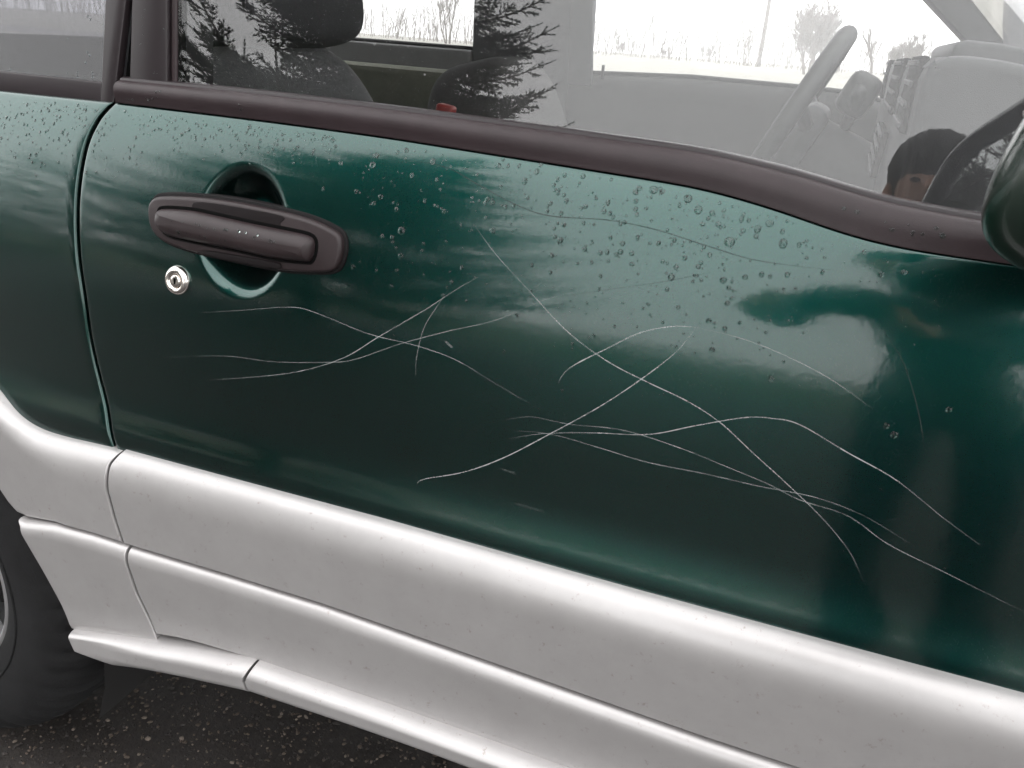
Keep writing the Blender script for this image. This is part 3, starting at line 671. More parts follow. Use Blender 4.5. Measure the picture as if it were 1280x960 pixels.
for x, y in [(160, 124), (166, 124), (182, 122), (186, 124), (191, 123), (196, 121), (195, 115), (200, 114), (299, 131), (301, 136)]+[(random.uniform(1050, 1190), 0) for _ in range(12)]:
    if y == 0: y = np.interp(x, [1050, 1100, 1190], [258, 277, 297])+random.uniform(-9, 8)
    yy = .03
    for _ in range(10):
        p = at(x, y, yy); zl, zh = belt_z(p[0]), top_z(p[0]); k = min(1, max(0, (p[2]-zl)/(zh-zl))); yy = SY(p[0], zl)*(1-k)+gy(zh, .004)*k-belt_prof(k)
    bd.append((p, surf_frame(p, tilt), drop_scale(random.uniform(1.2, 2.6)), 1.2))
drop_field('moulding_raindrops', bd, belt, 'larger water beads lying on the window moulding')

# ---- wing mirror
mir = empty('wing_mirror', (0, 0, 0), car)
def superell(name, c, ax, e1, e2, mat, parent, nu=40, nv=24, rot=Matrix.Identity(3), warp=None):
    V = []; F = []
    sg = lambda q, p: math.copysign(abs(q)**p, q)
    for j in range(nv+1):
        a = -math.pi/2+math.pi*j/nv
        for i in range(nu):
            b_ = 2*math.pi*i/nu; q = Vector((ax[0]*sg(math.cos(a), e1)*sg(math.cos(b_), e2), ax[1]*sg(math.cos(a), e1)*sg(math.sin(b_), e2), ax[2]*sg(math.sin(a), e1)))
            if warp: q = warp(q)
            q = rot @ q; V.append((c[0]+q.x, c[1]+q.y, c[2]+q.z))
    for j in range(nv):
        for i in range(nu): F.append((j*nu+i, j*nu+(i+1) % nu, (j+1)*nu+(i+1) % nu, (j+1)*nu+i))
    return mesh(name, V, F, mat, parent)
mc = at(1500, 136, -.125)
mrot = Matrix.Rotation(R(-22), 3, 'Z') @ Matrix.Rotation(R(15), 3, 'Y')
msh = superell('mirror_housing', mc, (.058, .105, .092), .45, .5, MT['gloss'], mir, 64, 40, rot=mrot)
bm = bmesh.new(); bm.from_mesh(msh.data); _inv = mrot.inverted()
bmesh.ops.delete(bm, geom=[f for f in bm.faces if (_inv @ (f.calc_center_median()-Vector(mc))).x < -.0555], context='FACES')      # open towards the pane
bm.to_mesh(msh.data); bm.free(); _sm = msh.modifiers.new('wall', 'SOLIDIFY'); _sm.thickness = .003
gV = [Vector((-.0460, .088*math.cos(a)*abs(math.cos(a))**-.4 if abs(math.cos(a)) > 1e-3 else 0, .076*math.sin(a)*abs(math.sin(a))**-.4 if abs(math.sin(a)) > 1e-3 else 0)) for a in np.linspace(0, 2*math.pi, 48, endpoint=False)]
gl = [mrot @ q for q in gV]+[mrot @ (q+Vector((.004, 0, 0))) for q in gV]
o = mesh('mirror_pane', [(mc[0]+q.x, mc[1]+q.y, mc[2]+q.z) for q in gl], [tuple(range(48)), tuple(range(95, 47, -1))]+[(i, 48+i, 48+(i+1) % 48, (i+1) % 48) for i in range(48)], MT['mirror'], mir, False)
tube('mirror_seam', [(lambda q: (mc[0]+q.x, mc[1]+q.y, mc[2]+q.z))(mrot @ Vector((.0585*math.copysign(abs(math.cos(a))**.5, math.cos(a)), .1055*math.copysign(abs(math.sin(a))**.5, math.sin(a)), -.022))) for a in np.linspace(0, 2*math.pi, 40, endpoint=False)], .0012, MT['trim'], mir, 6, True)
prism('mirror_arm', [(mc[0]+.02, 1.0), (mc[0]+.09, 1.0), (mc[0]+.08, mc[2]-.03), (mc[0]+.02, mc[2]-.03)], -.10, .05, MT['gloss'], mir, .006)

# ---- wheels
def make_wheel():
    wr = empty('wheel', (0, 0, 0), car)
    n = 288; V = []; F = []
    prof = [(.200, .012), (.204, -.004), (.212, -.010), (.225, -.016), (.245, -.022), (.270, -.024), (.295, -.020), (.315, -.011), (.328, -.001), (.337, .012), (.343, .026), (.347, .050), (.3475, .058), (.348, .088), (.348, .118), (.347, .150), (.343, .178), (.33, .198), (.30, .214), (.25, .214), (.205, .20)]
    for k in range(n):
        a = 2*math.pi*k/n; ph = (k % 6)
        for j, (r, y) in enumerate(prof):
            rr = r
            if j in (7, 8, 9, 10, 11) and ph in (0, 1): rr -= (.004, .009, .012, .012, .010)[j-7]
            if j in (13, 15) and (k+3) % 6 in (0, 1): rr -= .007
            if j == 12: rr -= .007
            V.append((rr*math.cos(a), y, rr*math.sin(a)))
    m_ = len(prof)
    for k in range(n):
        for j in range(m_-1): F.append((k*m_+j, k*m_+j+1, ((k+1) % n)*m_+j+1, ((k+1) % n)*m_+j))
    ty = mesh('tyre', V, F, MT['tyre'], wr, sharp=40)
    rings = [tube('sidewall_bead', [(rr*math.cos(a), yy, rr*math.sin(a)) for a in np.linspace(0, 2*math.pi, 72, endpoint=False)], .0022, MT['tyre'], ty, 6, True) for rr, yy in ((.238, -.0205),)]
    prof = [(.206, .006), (.207, -.004), (.201, -.007), (.196, -.002), (.190, .012), (.182, .04), (.178, .09), (.178, .18)]
    V = []; F = []; n = 96
    for k in range(n):
        a = 2*math.pi*k/n
        for r, y in prof: V.append((r*math.cos(a), y, r*math.sin(a)))
    m_ = len(prof)
    for k in range(n):
        for j in range(m_-1): F.append((k*m_+j, k*m_+j+1, ((k+1) % n)*m_+j+1, ((k+1) % n)*m_+j))
    rim = mesh('rim', V, F, MT['alloy'], wr)
    for k in range(5):
        a = 2*math.pi*k/5+.3; c, s = math.cos(a), math.sin(a)
        bm = bmesh.new(); pr = [(.03, -.045, .012), (.03, .045, .012), (.19, .030, .004), (.19, -.030, .004)]
        A = [bm.verts.new((r*c-q*s, y, r*s+q*c)) for r, q, y in pr]; B = [bm.verts.new((r*c-q*s, y+.03, r*s+q*c)) for r, q, y in pr]
        bm.faces.new(A); bm.faces.new(B[::-1])
        for i in range(4): bm.faces.new((A[i], B[i], B[(i+1) % 4], A[(i+1) % 4]))
        bmesh.ops.recalc_face_normals(bm, faces=bm.faces); bmesh.ops.bevel(bm, geom=list(bm.edges), offset=.005, segments=2, profile=.5, affect='EDGES')
        me = bpy.data.meshes.new('spoke'); bm.to_mesh(me); bm.free(); link('spoke', me, MT['alloy'], wr); me.set_sharp_from_angle(angle=R(40))
    superell('hub_cap', (0, .012, 0), (.05, .018, .05), 1, 1, MT['alloy'], wr)
    superell('brake_drum', (0, .12, 0), (.15, .06, .15), .5, 1, MT['under'], wr)
    return wr
wh = make_wheel(); wh.location = (WX, .012, .350)
def copy_tree(o, parent):
    c = o.copy(); COL.objects.link(c); c.parent = parent
    for ch in list(o.children): copy_tree(ch, c)
    return c
fw = copy_tree(wh, car); fw.location = (1.03, .012, .350)

# ---- cabin, seen through the panes
def apx(px, py, y): p = at(px, py, y); return (p[0], p[2])
FY = 1.42
sf = [apx(736, 93, FY), apx(860, 98, FY), apx(990, 110, FY), apx(1060, 118, FY), apx(1135, 137, FY)]
fsz = interp(sf+[(-2, sf[0][1]), (1.2, sf[-1][1]-.02)])
def far_card(name, x0, x1, zf, mat, n=40):
    V = []; prof = [(-.34, -.02), (-.10, -.012), (-.05, -.010), (-.03, -.006), (-.016, .002), (-.006, .014), (0, .03), (0, .075), (-.01, .095), (-.30, .12)]
    for x in np.linspace(x0, x1, n):
        z = zf(x)
        for dz, dy in prof: V.append((x, FY+dy, z+dz))
    m_ = len(prof); return mesh(name, V, [(i*m_+j, i*m_+j+1, (i+1)*m_+j+1, (i+1)*m_+j) for i in range(n-1) for j in range(m_-1)], mat, car)
card = far_card('far_door_card', -.66, .42, fsz, MT['panel'])
tube('far_window_seal', [(x, FY+.032, fsz(x)+.004) for x in np.linspace(-.63, .3, 40)], .005, MT['dark'], card, 8)
lk = apx(752, 88, FY); tube('lock_pin', [(lk[0], FY+.012, lk[1]-.02), (lk[0], FY+.012, lk[1]+.012)], .004, MT['dark'], card, 8)
p_l, p_r = apx(590, 57, FY)[0], apx(736, 92, FY)[0]
prism('far_pillar', [(p_l, .7), (p_r+.005, .7), (p_r-.022, 1.50), (p_l-.01, 1.50)], FY+.005, FY+.06, MT['dash'], car, .012)
prism('far_pillar_trim', [(p_r-.05, 1.02), (p_r+.014, 1.02), (p_r-.030, 1.50), (p_r-.075, 1.50)], FY-.012, FY+.004, MT['dash'], car, .006)
qs = apx(530, 58, FY)[1]
prism('far_quarter_trim', [(-1.95, .6), (p_l-.001, .6), (p_l-.001, qs), (-1.95, qs)], FY+.0, FY+.09, MT['lining'], car, .012)
prism('rear_side_trim', [(-1.7, .45), (p_l+.02, .45), (p_l+.02, qs-.05), (-1.7, qs-.05)], FY-.10, FY-.002, MT['olive'], car, .02)
tube('far_quarter_seal', [(x, FY+.03, qs+.003) for x in np.linspace(-1.9, p_l, 6)], .006, MT['dark'], car, 8)
prism('far_door_window', [(p_r-.02, 1.0), (AP(1.0), 1.0), (AP(1.49), 1.49), (p_r-.03, 1.49)], FY+.040, FY+.044, MT['clear'], car)
prism('far_quarter_window', [(-1.9, qs-.02), (p_l+.01, qs-.02), (p_l+.005, 1.49), (-1.8, 1.49)], FY+.045, FY+.049, MT['clear'], car)
prism('far_outer_skin', [(-1.95, .40), (1.45, .40), (1.45, .97), (.42, 1.0), (-.6, 1.02), (-1.95, 1.02)], FY+.10, FY+.112, MT['paint'], car, .003)
# windscreen pillar on the far side, screen, roof, rear
pw = [apx(1157, 0, 1.36), apx(1200, 46, 1.36)]; sl_ = (pw[1][0]-pw[0][0])/(pw[1][1]-pw[0][1]); fx = lambda z: pw[0][0]+sl_*(z-pw[0][1])
pw2 = [apx(1254, 0, 1.36), apx(1282, 30, 1.36)]; fx2 = lambda z: pw2[0][0]+sl_*.95*(z-pw2[0][1])
prism('far_windscreen_pillar', [(fx(1.0), 1.0), (fx2(1.0), 1.0), (fx2(1.50), 1.50), (fx(1.50), 1.50)], 1.34, 1.43, MT['dash'], car, .012)
def quad(name, pts, mat, parent, th):
    a, b_, c, d = [Vector(p) for p in pts]; nn = (b_-a).cross(d-a).normalized()*th
    V = [a, b_, c, d, a+nn, b_+nn, c+nn, d+nn]; return mesh(name, V, [(0, 3, 2, 1), (4, 5, 6, 7), (0, 1, 5, 4), (1, 2, 6, 5), (2, 3, 7, 6), (3, 0, 4, 7)], mat, parent, False)
quad('windscreen', [(.42, .05, 1.0), (.42, 1.42, 1.0), (-.16, 1.30, 1.50), (-.16, .17, 1.50)], MT['clear'], car, .005)
V = []; nx_, ny_ = 14, 12
for i in range(nx_+1):
    for j in range(ny_+1):
        x = -1.95+1.78*i/nx_; u = j/ny_; V.append((x, .155+1.16*u, 1.50+.05*math.sin(math.pi*u)**.6*(.6+.4*math.sin(math.pi*i/nx_))))
F = [(i*(ny_+1)+j, (i+1)*(ny_+1)+j, (i+1)*(ny_+1)+j+1, i*(ny_+1)+j+1) for i in range(nx_) for j in range(ny_)]
ro = mesh('roof', V, F, MT['paint'], car); sm = ro.modifiers.new('thick', 'SOLIDIFY'); sm.thickness = .03
rbox('roof_rail', (-1.06, .165, 1.485), (1.8, .05, .05), .012, MT['paint'], car); rbox('roof_rail', (-1.06, 1.31, 1.485), (1.8, .05, .05), .012, MT['paint'], car)
prism('bonnet', [(.42, .93), (.42, 1.0), (.9, .985), (1.4, .93), (1.4, .86)], .08, 1.40, MT['paint'], car, .01)
prism('nose', [(1.4, .40), (1.5, .42), (1.5, .80), (1.4, .90)], .03, 1.46, MT['silver'], car, .02)
prism('tailgate', [(-1.98, .40), (-1.94, .40), (-1.94, 1.03), (-1.98, 1.03)], .05, 1.44, MT['paint'], car, .008)
quad('rear_window', [(-1.96, 1.40, 1.03), (-1.96, .08, 1.03), (-1.94, .17, 1.49), (-1.94, 1.30, 1.49)], MT['clear'], car, .004)
prism('bulkhead', [(.40, .36), (.46, .36), (.46, .95), (.40, .95)], .04, 1.46, MT['under'], car)
# near door card
prism('near_door_card', [(-.68, .42), (.40, .42), (.40, .97), (-.68, 1.01)], .06, .12, MT['panel'], car, .01)
prism('near_quarter_card', [(-1.9, .42), (-.72, .42), (-.72, 1.0), (-1.9, 1.0)], .07, .13, MT['lining'], car, .01)

def cushion(name, c, size, e, mat, parent, rot=(0, 0, 0), warp=None):
    rt_ = Matrix.Rotation(rot[2], 3, 'Z') @ Matrix.Rotation(rot[1], 3, 'Y') @ Matrix.Rotation(rot[0], 3, 'X')
    return superell(name, c, tuple(s/2 for s in size), e[0], e[1], mat, parent, 48, 32, rt_, warp)
# passenger seat
ps = empty('passenger_seat', (0, 0, 0), car)
sx, sz = apx(400, 60, .36)
cushion('seat_back', (sx-.035, .37, sz-.315), (.17, .50, .64), (.42, .45), MT['fabric'], ps, (0, R(-16), 0), lambda q: Vector((q.x, q.y*(1-.24*max(0, q.z/.32)**2), q.z)))
cushion('headrest', (sx-.105, .36, sz+.110), (.165, .34, .24), (.35, .42), MT['fabric2'], ps, (0, R(-12), 0))
cushion('seat_base', (sx+.24, .37, .52), (.52, .50, .16), (.35, .4), MT['fabric'], ps, (0, R(-6), 0))
for dy in (-.07, .07): tube('headrest_post', [(sx-.075, .36+dy, sz-.05), (sx-.095, .36+dy, sz+.05)], .006, MT['dark'], ps, 8)
# driver seat
ds = empty('driver_seat', (0, 0, 0), car)
dx, dz = apx(655, 72, 1.05)
cushion('seat_back', (dx+.005, 1.05, dz-.31), (.20, .48, .62), (.42, .45), MT['dseat'], ds, (0, R(-16), 0), lambda q: Vector((q.x, q.y*(1-.30*max(0, q.z/.31)**2), q.z)))
cushion('headrest', (dx-.13, 1.05, dz+.21), (.11, .26, .20), (.35, .42), MT['dseat'], ds, (0, R(-12), 0))
cushion('seat_base', (dx+.26, 1.05, .52), (.52, .48, .16), (.35, .4), MT['dseat'], ds, (0, R(-6), 0))
# rear bench
rsn = empty('rear_seat', (0, 0, 0), car)
cushion('bench_back', (-1.45, .745, .76), (.16, 1.2, .60), (.3, .3), MT['fabric'], rsn, (0, R(-14), 0)); cushion('bench_base', (-1.18, .745, .50), (.48, 1.2, .16), (.3, .3), MT['fabric'], rsn)
# belt buckle
bk = at(556, 136, .62); rbox('belt_buckle', (bk[0], bk[1], bk[2]-.018), (.030, .022, .05), .005, MT['red'], car, (0, R(8), 0)); rbox('buckle_stalk', (bk[0]-.005, bk[1], bk[2]-.13), (.024, .012, .19), .004, MT['dark'], car, (0, R(8), 0))
# dashboard
dash = empty('dashboard', (0, 0, 0), car)
DY = .20
dpf = [apx(x, y, DY) for x, y in ((1118, 262), (1128, 215), (1148, 120), (1158, 84), (1170, 73), (1200, 68), (1260, 76), (1330, 92))]
dpf = [(a, b_) for a, b_ in dpf]+[(.42, 1.02), (.42, .62), (dpf[0][0]+.05, .62)]
prism('dash_body', dpf, DY, 1.38, MT['dash'], dash, .010, 3)
hood = [apx(x, y, .98) for x, y in ((1178, 70), (1184, 56), (1196, 52), (1240, 57), (1290, 68))]+[(.40, 1.05), (.2, 1.05)]
prism('instrument_hood', hood, .84, 1.28, MT['dash'], dash, .008, 3)
v0, v1 = apx(1146, 128, DY), apx(1158, 88, DY)
fd = np.array([v1[0]-v0[0], v1[1]-v0[1]]); fd /= np.linalg.norm(fd)
ang = math.atan2(fd[0], fd[1]); nf = np.array([-fd[1], fd[0]])
for yc, wv, k0, hgt in ((.34, .16, .004, .07), (.74, .30, .004, .07), (.74, .26, -.085, .06), (1.25, .14, .004, .07)):
    mid = np.array(v0)+fd*k0
    vt = rbox('air_vent', (mid[0], yc, mid[1]), (.008, wv, hgt), .002, MT['gap'], dash, (0, ang, 0))
    for k in range(4):
        q = mid+fd*((k-1.5)*hgt*.27)+nf*.0045; rbox('vent_slat', (q[0], yc, q[1]), (.005, wv*.96, .005), .001, MT['dash'], vt, (0, ang, 0))
# steering wheel
sw = empty('steering_wheel', (0, 0, 0), car)
top = np.array(apx(1061, 42, 1.05)); tdir = np.array([.42, .907]); cw = top-tdir*.185
def swp(a, r=.182): return (cw[0]+tdir[0]*r*math.sin(a), 1.05+r*math.cos(a), cw[1]+tdir[1]*r*math.sin(a))
tube('steering_rim', [swp(a) for a in np.linspace(0, 2*math.pi, 64, endpoint=False)], .0170, MT['dark'], sw, 14, True)
nrm = np.array([tdir[1], -tdir[0]])
hubc = cw+nrm*.035
rbox('horn_pad', (hubc[0], 1.05, hubc[1]), (.05, .17, .13), .02, MT['dash'], sw, (0, math.atan2(tdir[0], tdir[1]), 0))
for a in (R(20), R(160), R(250), R(290)):
    q = swp(a, .175); tube('spoke', [q, ((q[0]+hubc[0])/2+nrm[0]*.012, (q[1]+1.05)/2, (q[2]+hubc[1])/2+nrm[1]*.012), (hubc[0], 1.05+.07*math.cos(a), hubc[1]+.05*math.sin(a))], .013, MT['dark'], sw, 8)
c1_ = hubc+nrm*.02; c2_ = hubc+nrm*.22
tube('steering_column', [(c1_[0], 1.05, c1_[1]), (c2_[0], 1.05, c2_[1])], [.05, .06], MT['dash'], sw, 20)
for yy, zz in ((.93, .07), (1.19, .05)):
    q = hubc+nrm*.055+tdir*.05; tube('column_stalk', [(q[0], 1.05, q[1]), (q[0]+.01, (1.05+yy)/2, q[1]+zz*.5), (q[0]+.012, yy, q[1]+zz)], [.009, .010, .013], MT['dark'], sw, 10)
cl = at(1082, 92, 1.0); rbox('column_shroud', (cl[0]-.004, 1.02, cl[2]-.035), (.058, .10, .075), .018, MT['dark'], sw, (0, R(24), 0))

# ================================================================ BACKGROUND
def bare_tree_mesh(h, seed, stems=1, spread=.5, levels=4):
    rr = random.Random(seed); V = []; F = []
    def grow(p, d, L, r, lv):
        n = 4; pts = [p]; q = Vector(p); dd = Vector(d)
        for k in range(n):
            dd = (dd+Vector((rr.uniform(-.16, .16), rr.uniform(-.16, .16), rr.uniform(-.02, .14)))).normalized(); q = q+dd*(L/n); pts.append(q.copy())
        v, f = tube_data(pts, [r*(1-.62*i/n) for i in range(n+1)], 4 if lv > 1 else 3, False, len(V)); V.extend(v); F.extend(f)
        if lv == 0: return
        for k in range(rr.randint(4, 5)):
            i = rr.uniform(.25, 1.0)*n; a = pts[int(min(n-1, i))].lerp(pts[int(min(n-1, i))+1], i % 1 if i < n else 1)
            ax = Vector((rr.uniform(-1, 1), rr.uniform(-1, 1), rr.uniform(-.1, .6))).normalized()
            nd = (dd*rr.uniform(.5, 1.0)+ax*rr.uniform(.55, 1.0)*spread*1.5+Vector((0, 0, .25))).normalized()
            grow(a, nd, L*rr.uniform(.42, .68), max(.022, r*rr.uniform(.40, .55)), lv-1)
    for s in range(stems):
        a = rr.uniform(0, 6.28); off = Vector((math.cos(a), math.sin(a), 0))*(.35 if stems > 1 else 0)
        grow(off*rr.uniform(.3, 1.6), (off*rr.uniform(.2, .9)+Vector((0, 0, 1))).normalized(), h*rr.uniform(.38, .5), .022*h*(.55 if stems > 1 else 1), levels)
    return V, F
def bare_tree(name, px, ytop, Y, seed, stems, label, cat, group, spread=.5, levels=3):
    Y *= 2.1
    g = at(px, 100, Y); zt_ = at(px, ytop, Y)[2]; h = max(1.5, zt_)
    V, F = bare_tree_mesh(h, seed, stems, spread, levels); zmax = max(v[2] for v in V); k = h/zmax
    root = empty(name, (g[0], Y, 0)); tag(root, label, cat, group)
    trunk_n = None
    mesh('branches', [(v[0]*k, v[1]*k, v[2]*k) for v in V], F, MT['twig'], root, False); return root
G = 'bare trees in the fog beyond the car'
bare_tree('bare_bush', 1008, -22, 36, 3, 12, 'widest misty many-stemmed bare bush left of steering wheel top', 'bush', G, .7, 4)
bare_tree('bare_bush', 1128, 30, 40, 5, 10, 'low bare bush between steering wheel and dashboard in fog', 'bush', G, .8, 4)
bare_tree('bare_tree', 1088, 30, 42, 9, 1, 'slender bare tree right of steering wheel top', 'tree', G, .45)
bare_tree('bare_tree', 932, 10, 50, 13, 2, 'bare tree just left of the misty pole', 'tree', G, .5)
bare_tree('bare_bush', 880, 52, 55, 17, 7, 'faint bare bush left of the pole', 'bush', G, .5)
bare_tree('bare_bush', 828, 60, 58, 19, 7, 'faint low bare bush at middle of far window', 'bush', G, .5)
bare_tree('bare_bush', 770, 48, 58, 23, 6, 'faint bare bush beside far window pillar', 'bush', G, .45)
bare_tree('bare_tree', 560, -30, 46, 27, 3, 'misty bare tree seen through the far rear quarter window', 'tree', G, .5)
bare_tree('bare_bush', 1165, 70, 46, 31, 6, 'bare bush hidden partly behind the dashboard hood', 'bush', G, .5)
def thicket():
    rr = random.Random(77); V = []; F = []
    for k in range(1500):
        x, y = rr.uniform(-150, 45), rr.uniform(100, 150); h = rr.uniform(1.6, 6.0)*(1.3 if rr.random() < .15 else 1); lx, ly = rr.uniform(-.35, .35)*h, rr.uniform(-.3, .3)*h
        v, f = tube_data([(x, y, 0), (x+lx*.4, y+ly*.4, h*.5), (x+lx, y+ly, h)], [.05, .036, .012], 3, False, len(V)); V += v; F += f
        for q in range(4):
            u = rr.uniform(.3, .9); b0 = Vector((x+lx*u*.9, y+ly*u*.9, h*u)); v, f = tube_data([b0, b0+Vector((rr.uniform(-.5, .5), rr.uniform(-.4, .4), rr.uniform(.3, .8)))*h*.45], [.03, .012], 3, False, len(V)); V += v; F += f
    tag(mesh('thicket', V, F, MT['twig'], None, False), 'low leafless scrub along the far edge of the foggy field', 'scrub', kind='stuff')
thicket()
up = at(952, 60, 105); pole = empty('utility_pole', (up[0], 105, 0)); tag(pole, 'tall thin utility pole faint in the fog', 'pole')
tube('pole_shaft', [(0, 0, 0), (0, 0, 16.5)], [.24, .18], MT['wood'], pole, 10); rbox('cross_arm', (0, 0, 16), (2.2, .12, .14), .01, MT['wood'], pole)

# ---- spruces, mirrored in the window and the paint
def spruce(name, loc, h, rad, seed, label, detail=1.0, zmin=.5, group=None):
    rr = random.Random(seed); rg = np.random.default_rng(seed); root = empty(name, loc); tag(root, label, 'tree', group)
    tube('trunk', [(0, 0, 0), (.02, .01, h*.4), (0, 0, h)], [.018*h, .012*h, .01], MT['bark'], root, 10)
    BV = []; BF = []; TW = []
    z = zmin
    while z < h*.97:
        f = 1-z/h; Lb = rad*min(1.0, f*1.25+.03); nb = max(4, int((11 if f > .3 else 7)*detail))
        for k in range(nb):
            a = rr.uniform(0, 2*math.pi); L = Lb*rr.uniform(.70, 1.06); up_ = rr.uniform(-.16, .10); pts = []; n = 8
            for i in range(n+1):
                u = i/n; pts.append(Vector((math.cos(a)*L*u, math.sin(a)*L*u, z+L*(up_*u-.34*u*(1-u)+.15*u*u*u))))
            v, ff = tube_data(pts, [.022*(1-.85*i/n)+.003 for i in range(n+1)], 4, False, len(BV)); BV.extend(v); BF.extend(ff)
            side = Vector((-math.sin(a), math.cos(a), 0)); ns = max(4, int(L/.12*detail))
            for j in range(ns):
                u = .12+.88*(j+rr.random()*.6)/ns; i = min(n-1, int(u*n)); p = pts[i].lerp(pts[i+1], min(1, u*n-i)); d0 = (pts[i+1]-pts[i]).normalized()
                for sg in (-1, 1):
                    tl = (.12+.75*(1-u))*min(1, L/2.0)*rr.uniform(.6, 1.15); d = (d0*rr.uniform(.8, 1.15)+side*sg*rr.uniform(.55, .95)+Vector((0, 0, rr.uniform(-.28, .12)))).normalized()
                    TW.append((*p, *d, tl))
                    if tl > .18:
                        s2 = d.cross(Vector((0, 0, 1))).normalized()
                        for q in (.25, .5, .72):
                            for sb in (-1, 1):
                                if rr.random() < .75: e_ = (d+s2*sb*rr.uniform(.55, .95)+Vector((0, 0, rr.uniform(-.3, .1)))).normalized(); TW.append((*(p+d*tl*q), *e_, tl*.42*(1.15-q*.6)*rr.uniform(.7, 1.2)))
            d0 = (pts[-1]-pts[-2]).normalized(); TW.append((*(pts[-1]-d0*.4), *d0, .55))
        z += rr.uniform(.17, .27)/detail*(.8+.6*z/h)
    T = np.array(TW); P, D, L = T[:, :3], T[:, 3:6], T[:, 6]
    cnt = np.maximum(2, (L/.05).astype(int)); idx = np.repeat(np.arange(len(T)), cnt); st = np.concatenate([[0], np.cumsum(cnt)[:-1]]); k = np.arange(len(idx))-st[idx]
    u = (k+.5)/cnt[idx]; d = D[idx]; c = P[idx]+d*(L[idx]*u)[:, None]; step = (L[idx]/cnt[idx])[:, None]
    ref = rg.normal(size=d.shape); s1 = np.cross(d, ref); s1 /= np.linalg.norm(s1, axis=1)[:, None]; s2 = np.cross(d, s1)
    wd = (.019*(1-.35*u)*rg.uniform(.8, 1.2, len(u)))[:, None]; tris = []
    for sv in (s1, -s1, s2, -s2): tris.append(np.stack([c-d*step*.5, c+d*step*.5, c+sv*wd+d*step*.85], 1))
    A = np.concatenate(tris).reshape(-1, 3).astype(np.float32); nt = len(A)//3
    me = bpy.data.meshes.new('crown'); me.vertices.add(len(A)); me.vertices.foreach_set('co', A.ravel()); me.loops.add(len(A)); me.loops.foreach_set('vertex_index', np.arange(len(A), dtype=np.int32))
    me.polygons.add(nt); me.polygons.foreach_set('loop_start', np.arange(0, 3*nt, 3, dtype=np.int32)); me.polygons.foreach_set('loop_total', np.full(nt, 3, dtype=np.int32)); me.update(calc_edges=True)
    link('crown', me, MT['needle'], root, False); mesh('limbs', BV, BF, MT['bark'], root, False); print(name, nt); return root
spruce('spruce_tree', (-5.1, -7.0, 0), 10.5, 3.1, 4, 'large spruce mirrored in the left of the side window', 1.0, .9)
spruce('spruce_tree', (-12.0, -8.5, 0), 4.9, 2.5, 8, 'shorter spruce behind the large one, mirrored in the rear paint', .6, .4)

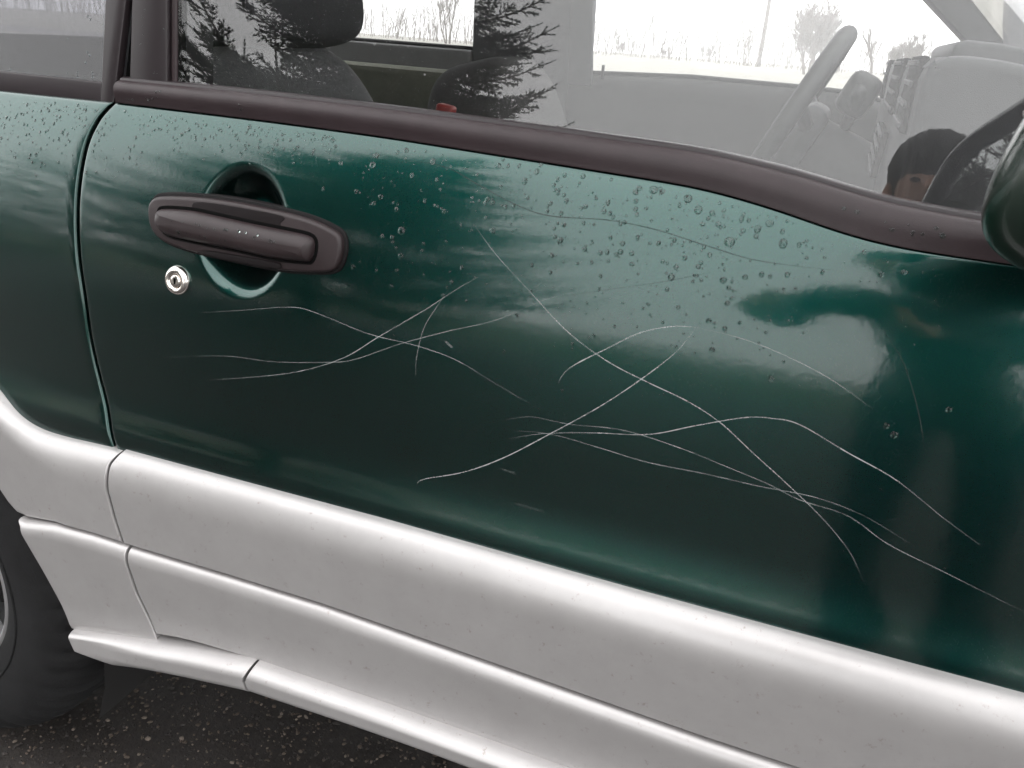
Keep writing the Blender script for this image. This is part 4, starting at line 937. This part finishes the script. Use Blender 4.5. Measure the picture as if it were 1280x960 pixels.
# ---- photographer, mirrored in the window and the paint
def build_person():
    root = empty('person', (.33, -1.22, 0)); tag(root, 'person with short dark hair and dark jacket taking the picture, mirrored in window', 'person')
    J = {}
    def add(n, p, r): J[n] = (Vector(p), r)
    add('pelvis', (0, 0, .91), (.155, .11)); add('waist', (-.02, 0, 1.05), (.145, .105)); add('chest', (-.07, .02, 1.24), (.165, .115)); add('neckb', (-.09, .06, 1.39), (.075, .07)); add('neck', (-.12, .10, 1.445), (.056, .056))
    add('jaw', (-.143, .15, 1.475), (.066, .074)); add('head', (-.148, .15, 1.55), (.074, .092)); add('crown', (-.148, .135, 1.61), (.058, .075))
    for s, sg in (('l', -1), ('r', 1)):
        add('sh'+s, (sg*.17-.09, .03, 1.34), (.068, .068)); add('el'+s, (sg*.235-.12, .16, 1.10), (.05, .05))
        hx = (-.33-.045) if sg < 0 else (-.33+.135)
        hand = Vector((hx, .52, 1.095 if sg < 0 else 1.11)); J['wr'+s] = (hand+Vector((sg*.035, -.05, -.03)), (.027, .03)); J['pa'+s] = (hand+Vector((sg*.018, .0, -.012)), (.022, .03))
        for k in range(4):
            b0 = hand+Vector((sg*.012, .016, .026-.017*k)); J[f'f{k}a{s}'] = (b0, (.0085, .0085)); J[f'f{k}b{s}'] = (b0+Vector((sg*.0, .032, 0)), (.008, .008)); J[f'f{k}c{s}'] = (b0+Vector((-sg*.022, .040-.003*abs(k-1), .002)), (.0068, .0068))
        t0 = hand+Vector((sg*.004, -.02, .018)); J['ta'+s] = (t0, (.0105, .0105)); J['tb'+s] = (t0+Vector((-sg*.02, .004, .022)), (.009, .009)); J['tc'+s] = (t0+Vector((-sg*.038, .012, .026)), (.0075, .0075))
        add('hip'+s, (sg*.09, 0, .86), (.10, .10)); add('kn'+s, (sg*.11, .03, .48), (.066, .066)); add('an'+s, (sg*.12, -.01, .10), (.045, .045)); add('ft'+s, (sg*.13, .05, .045), (.045, .042)); add('to'+s, (sg*.15, .15, .038), (.038, .034))
    E = [('pelvis', 'waist'), ('waist', 'chest'), ('chest', 'neckb'), ('neckb', 'neck'), ('neck', 'jaw'), ('jaw', 'head'), ('head', 'crown')]
    for s in 'lr':
        E += [('chest', 'sh'+s), ('sh'+s, 'el'+s), ('el'+s, 'wr'+s), ('wr'+s, 'pa'+s), ('pa'+s, 'ta'+s), ('ta'+s, 'tb'+s), ('tb'+s, 'tc'+s), ('pelvis', 'hip'+s), ('hip'+s, 'kn'+s), ('kn'+s, 'an'+s), ('an'+s, 'ft'+s), ('ft'+s, 'to'+s)]
        for k in range(4): E += [('pa'+s, f'f{k}a{s}'), (f'f{k}a{s}', f'f{k}b{s}'), (f'f{k}b{s}', f'f{k}c{s}')]
    names = list(J); idx = {n: i for i, n in enumerate(names)}
    me = bpy.data.meshes.new('body'); me.from_pydata([tuple(J[n][0]) for n in names], [(idx[a], idx[b_]) for a, b_ in E], [])
    ob = bpy.data.objects.new('body', me); COL.objects.link(ob); md = ob.modifiers.new('skin', 'SKIN'); md.use_smooth_shade = True
    for i, n in enumerate(names):
        sv = me.skin_vertices[0].data[i]; sv.radius = J[n][1]; sv.use_root = (n == 'pelvis')
    ob.modifiers.new('sub', 'SUBSURF').levels = 2; ob.modifiers['sub'].render_levels = 2
    dg = bpy.context.evaluated_depsgraph_get(); ev = bpy.data.meshes.new_from_object(ob.evaluated_get(dg)); bpy.data.objects.remove(ob)
    ev.materials.clear()
    for m_ in ('skin', 'jacket', 'jeans', 'shoe'): ev.materials.append(MT[m_])
    hands = [J['pal'][0], J['par'][0]]
    for p in ev.polygons:
        c = p.center
        if c.z > 1.455 or any((c-h).length < .085 for h in hands): p.material_index = 0
        elif c.z > .84: p.material_index = 1
        elif c.z > .09: p.material_index = 2
        else: p.material_index = 3
    b_ = link('body', ev, None, root)
    # hair cap, nose, ears, eyes
    superell('hair', (-.148, .140, 1.598), (.086, .100, .082), 1, 1, MT['hair'], root, 40, 24, Matrix.Rotation(R(4), 3, 'X'), lambda q: q*(1+.05*math.sin(q.x*190)*math.sin(q.y*170+1)*math.cos(q.z*160)) if True else q)
    superell('nose', (-.160, .238, 1.515), (.013, .02, .022), 1, 1, MT['skin'], root, 12, 8)
    for s in (-1, 1):
        superell('ear', (-.148+s*.078, .135, 1.535), (.010, .02, .032), 1, 1, MT['skin'], root, 12, 8); superell('eye', (-.158+s*.028, .222, 1.54), (.010, .006, .005), 1, 1, MT['phone'], root, 12, 8)
    return root
build_person()
# phone: lens just in front of its back face, where the picture is taken from
phr = empty('phone', tuple(CAM)); tag(phr, 'black phone held sideways by the person, mirrored in the door paint', 'phone')
PM = Matrix((Vector(RGT), Vector(UPV), Vector(-FWD))).transposed().to_4x4(); PM.translation = Vector(CAM); phr.matrix_world = PM
rbox('phone_case', (.055, -.022, .012), (.142, .07, .008), .003, MT['phone'], phr)
ring_ = tube('lens_ring', [(.0075*math.cos(a), .0075*math.sin(a), .0075) for a in np.linspace(0, 2*math.pi, 24, endpoint=False)], .0012, MT['chrome'], phr, 6, True)

# ================================================================ FOG
hz = bpy.data.materials.new('fog'); hz.use_nodes = True; t = hz.node_tree; t.nodes.clear()
out = t.nodes.new('ShaderNodeOutputMaterial'); pv = t.nodes.new('ShaderNodeVolumePrincipled'); pv.inputs['Density'].default_value = .0022; pv.inputs['Color'].default_value = (.97, .97, .97, 1)
t.links.new(pv.outputs[0], out.inputs['Volume'])
hzo = rbox('haze', (0, 0, 9.5), (330, 330, 21.2), 0, hz); tag(hzo, 'pale winter fog over the field', 'fog', kind='stuff')
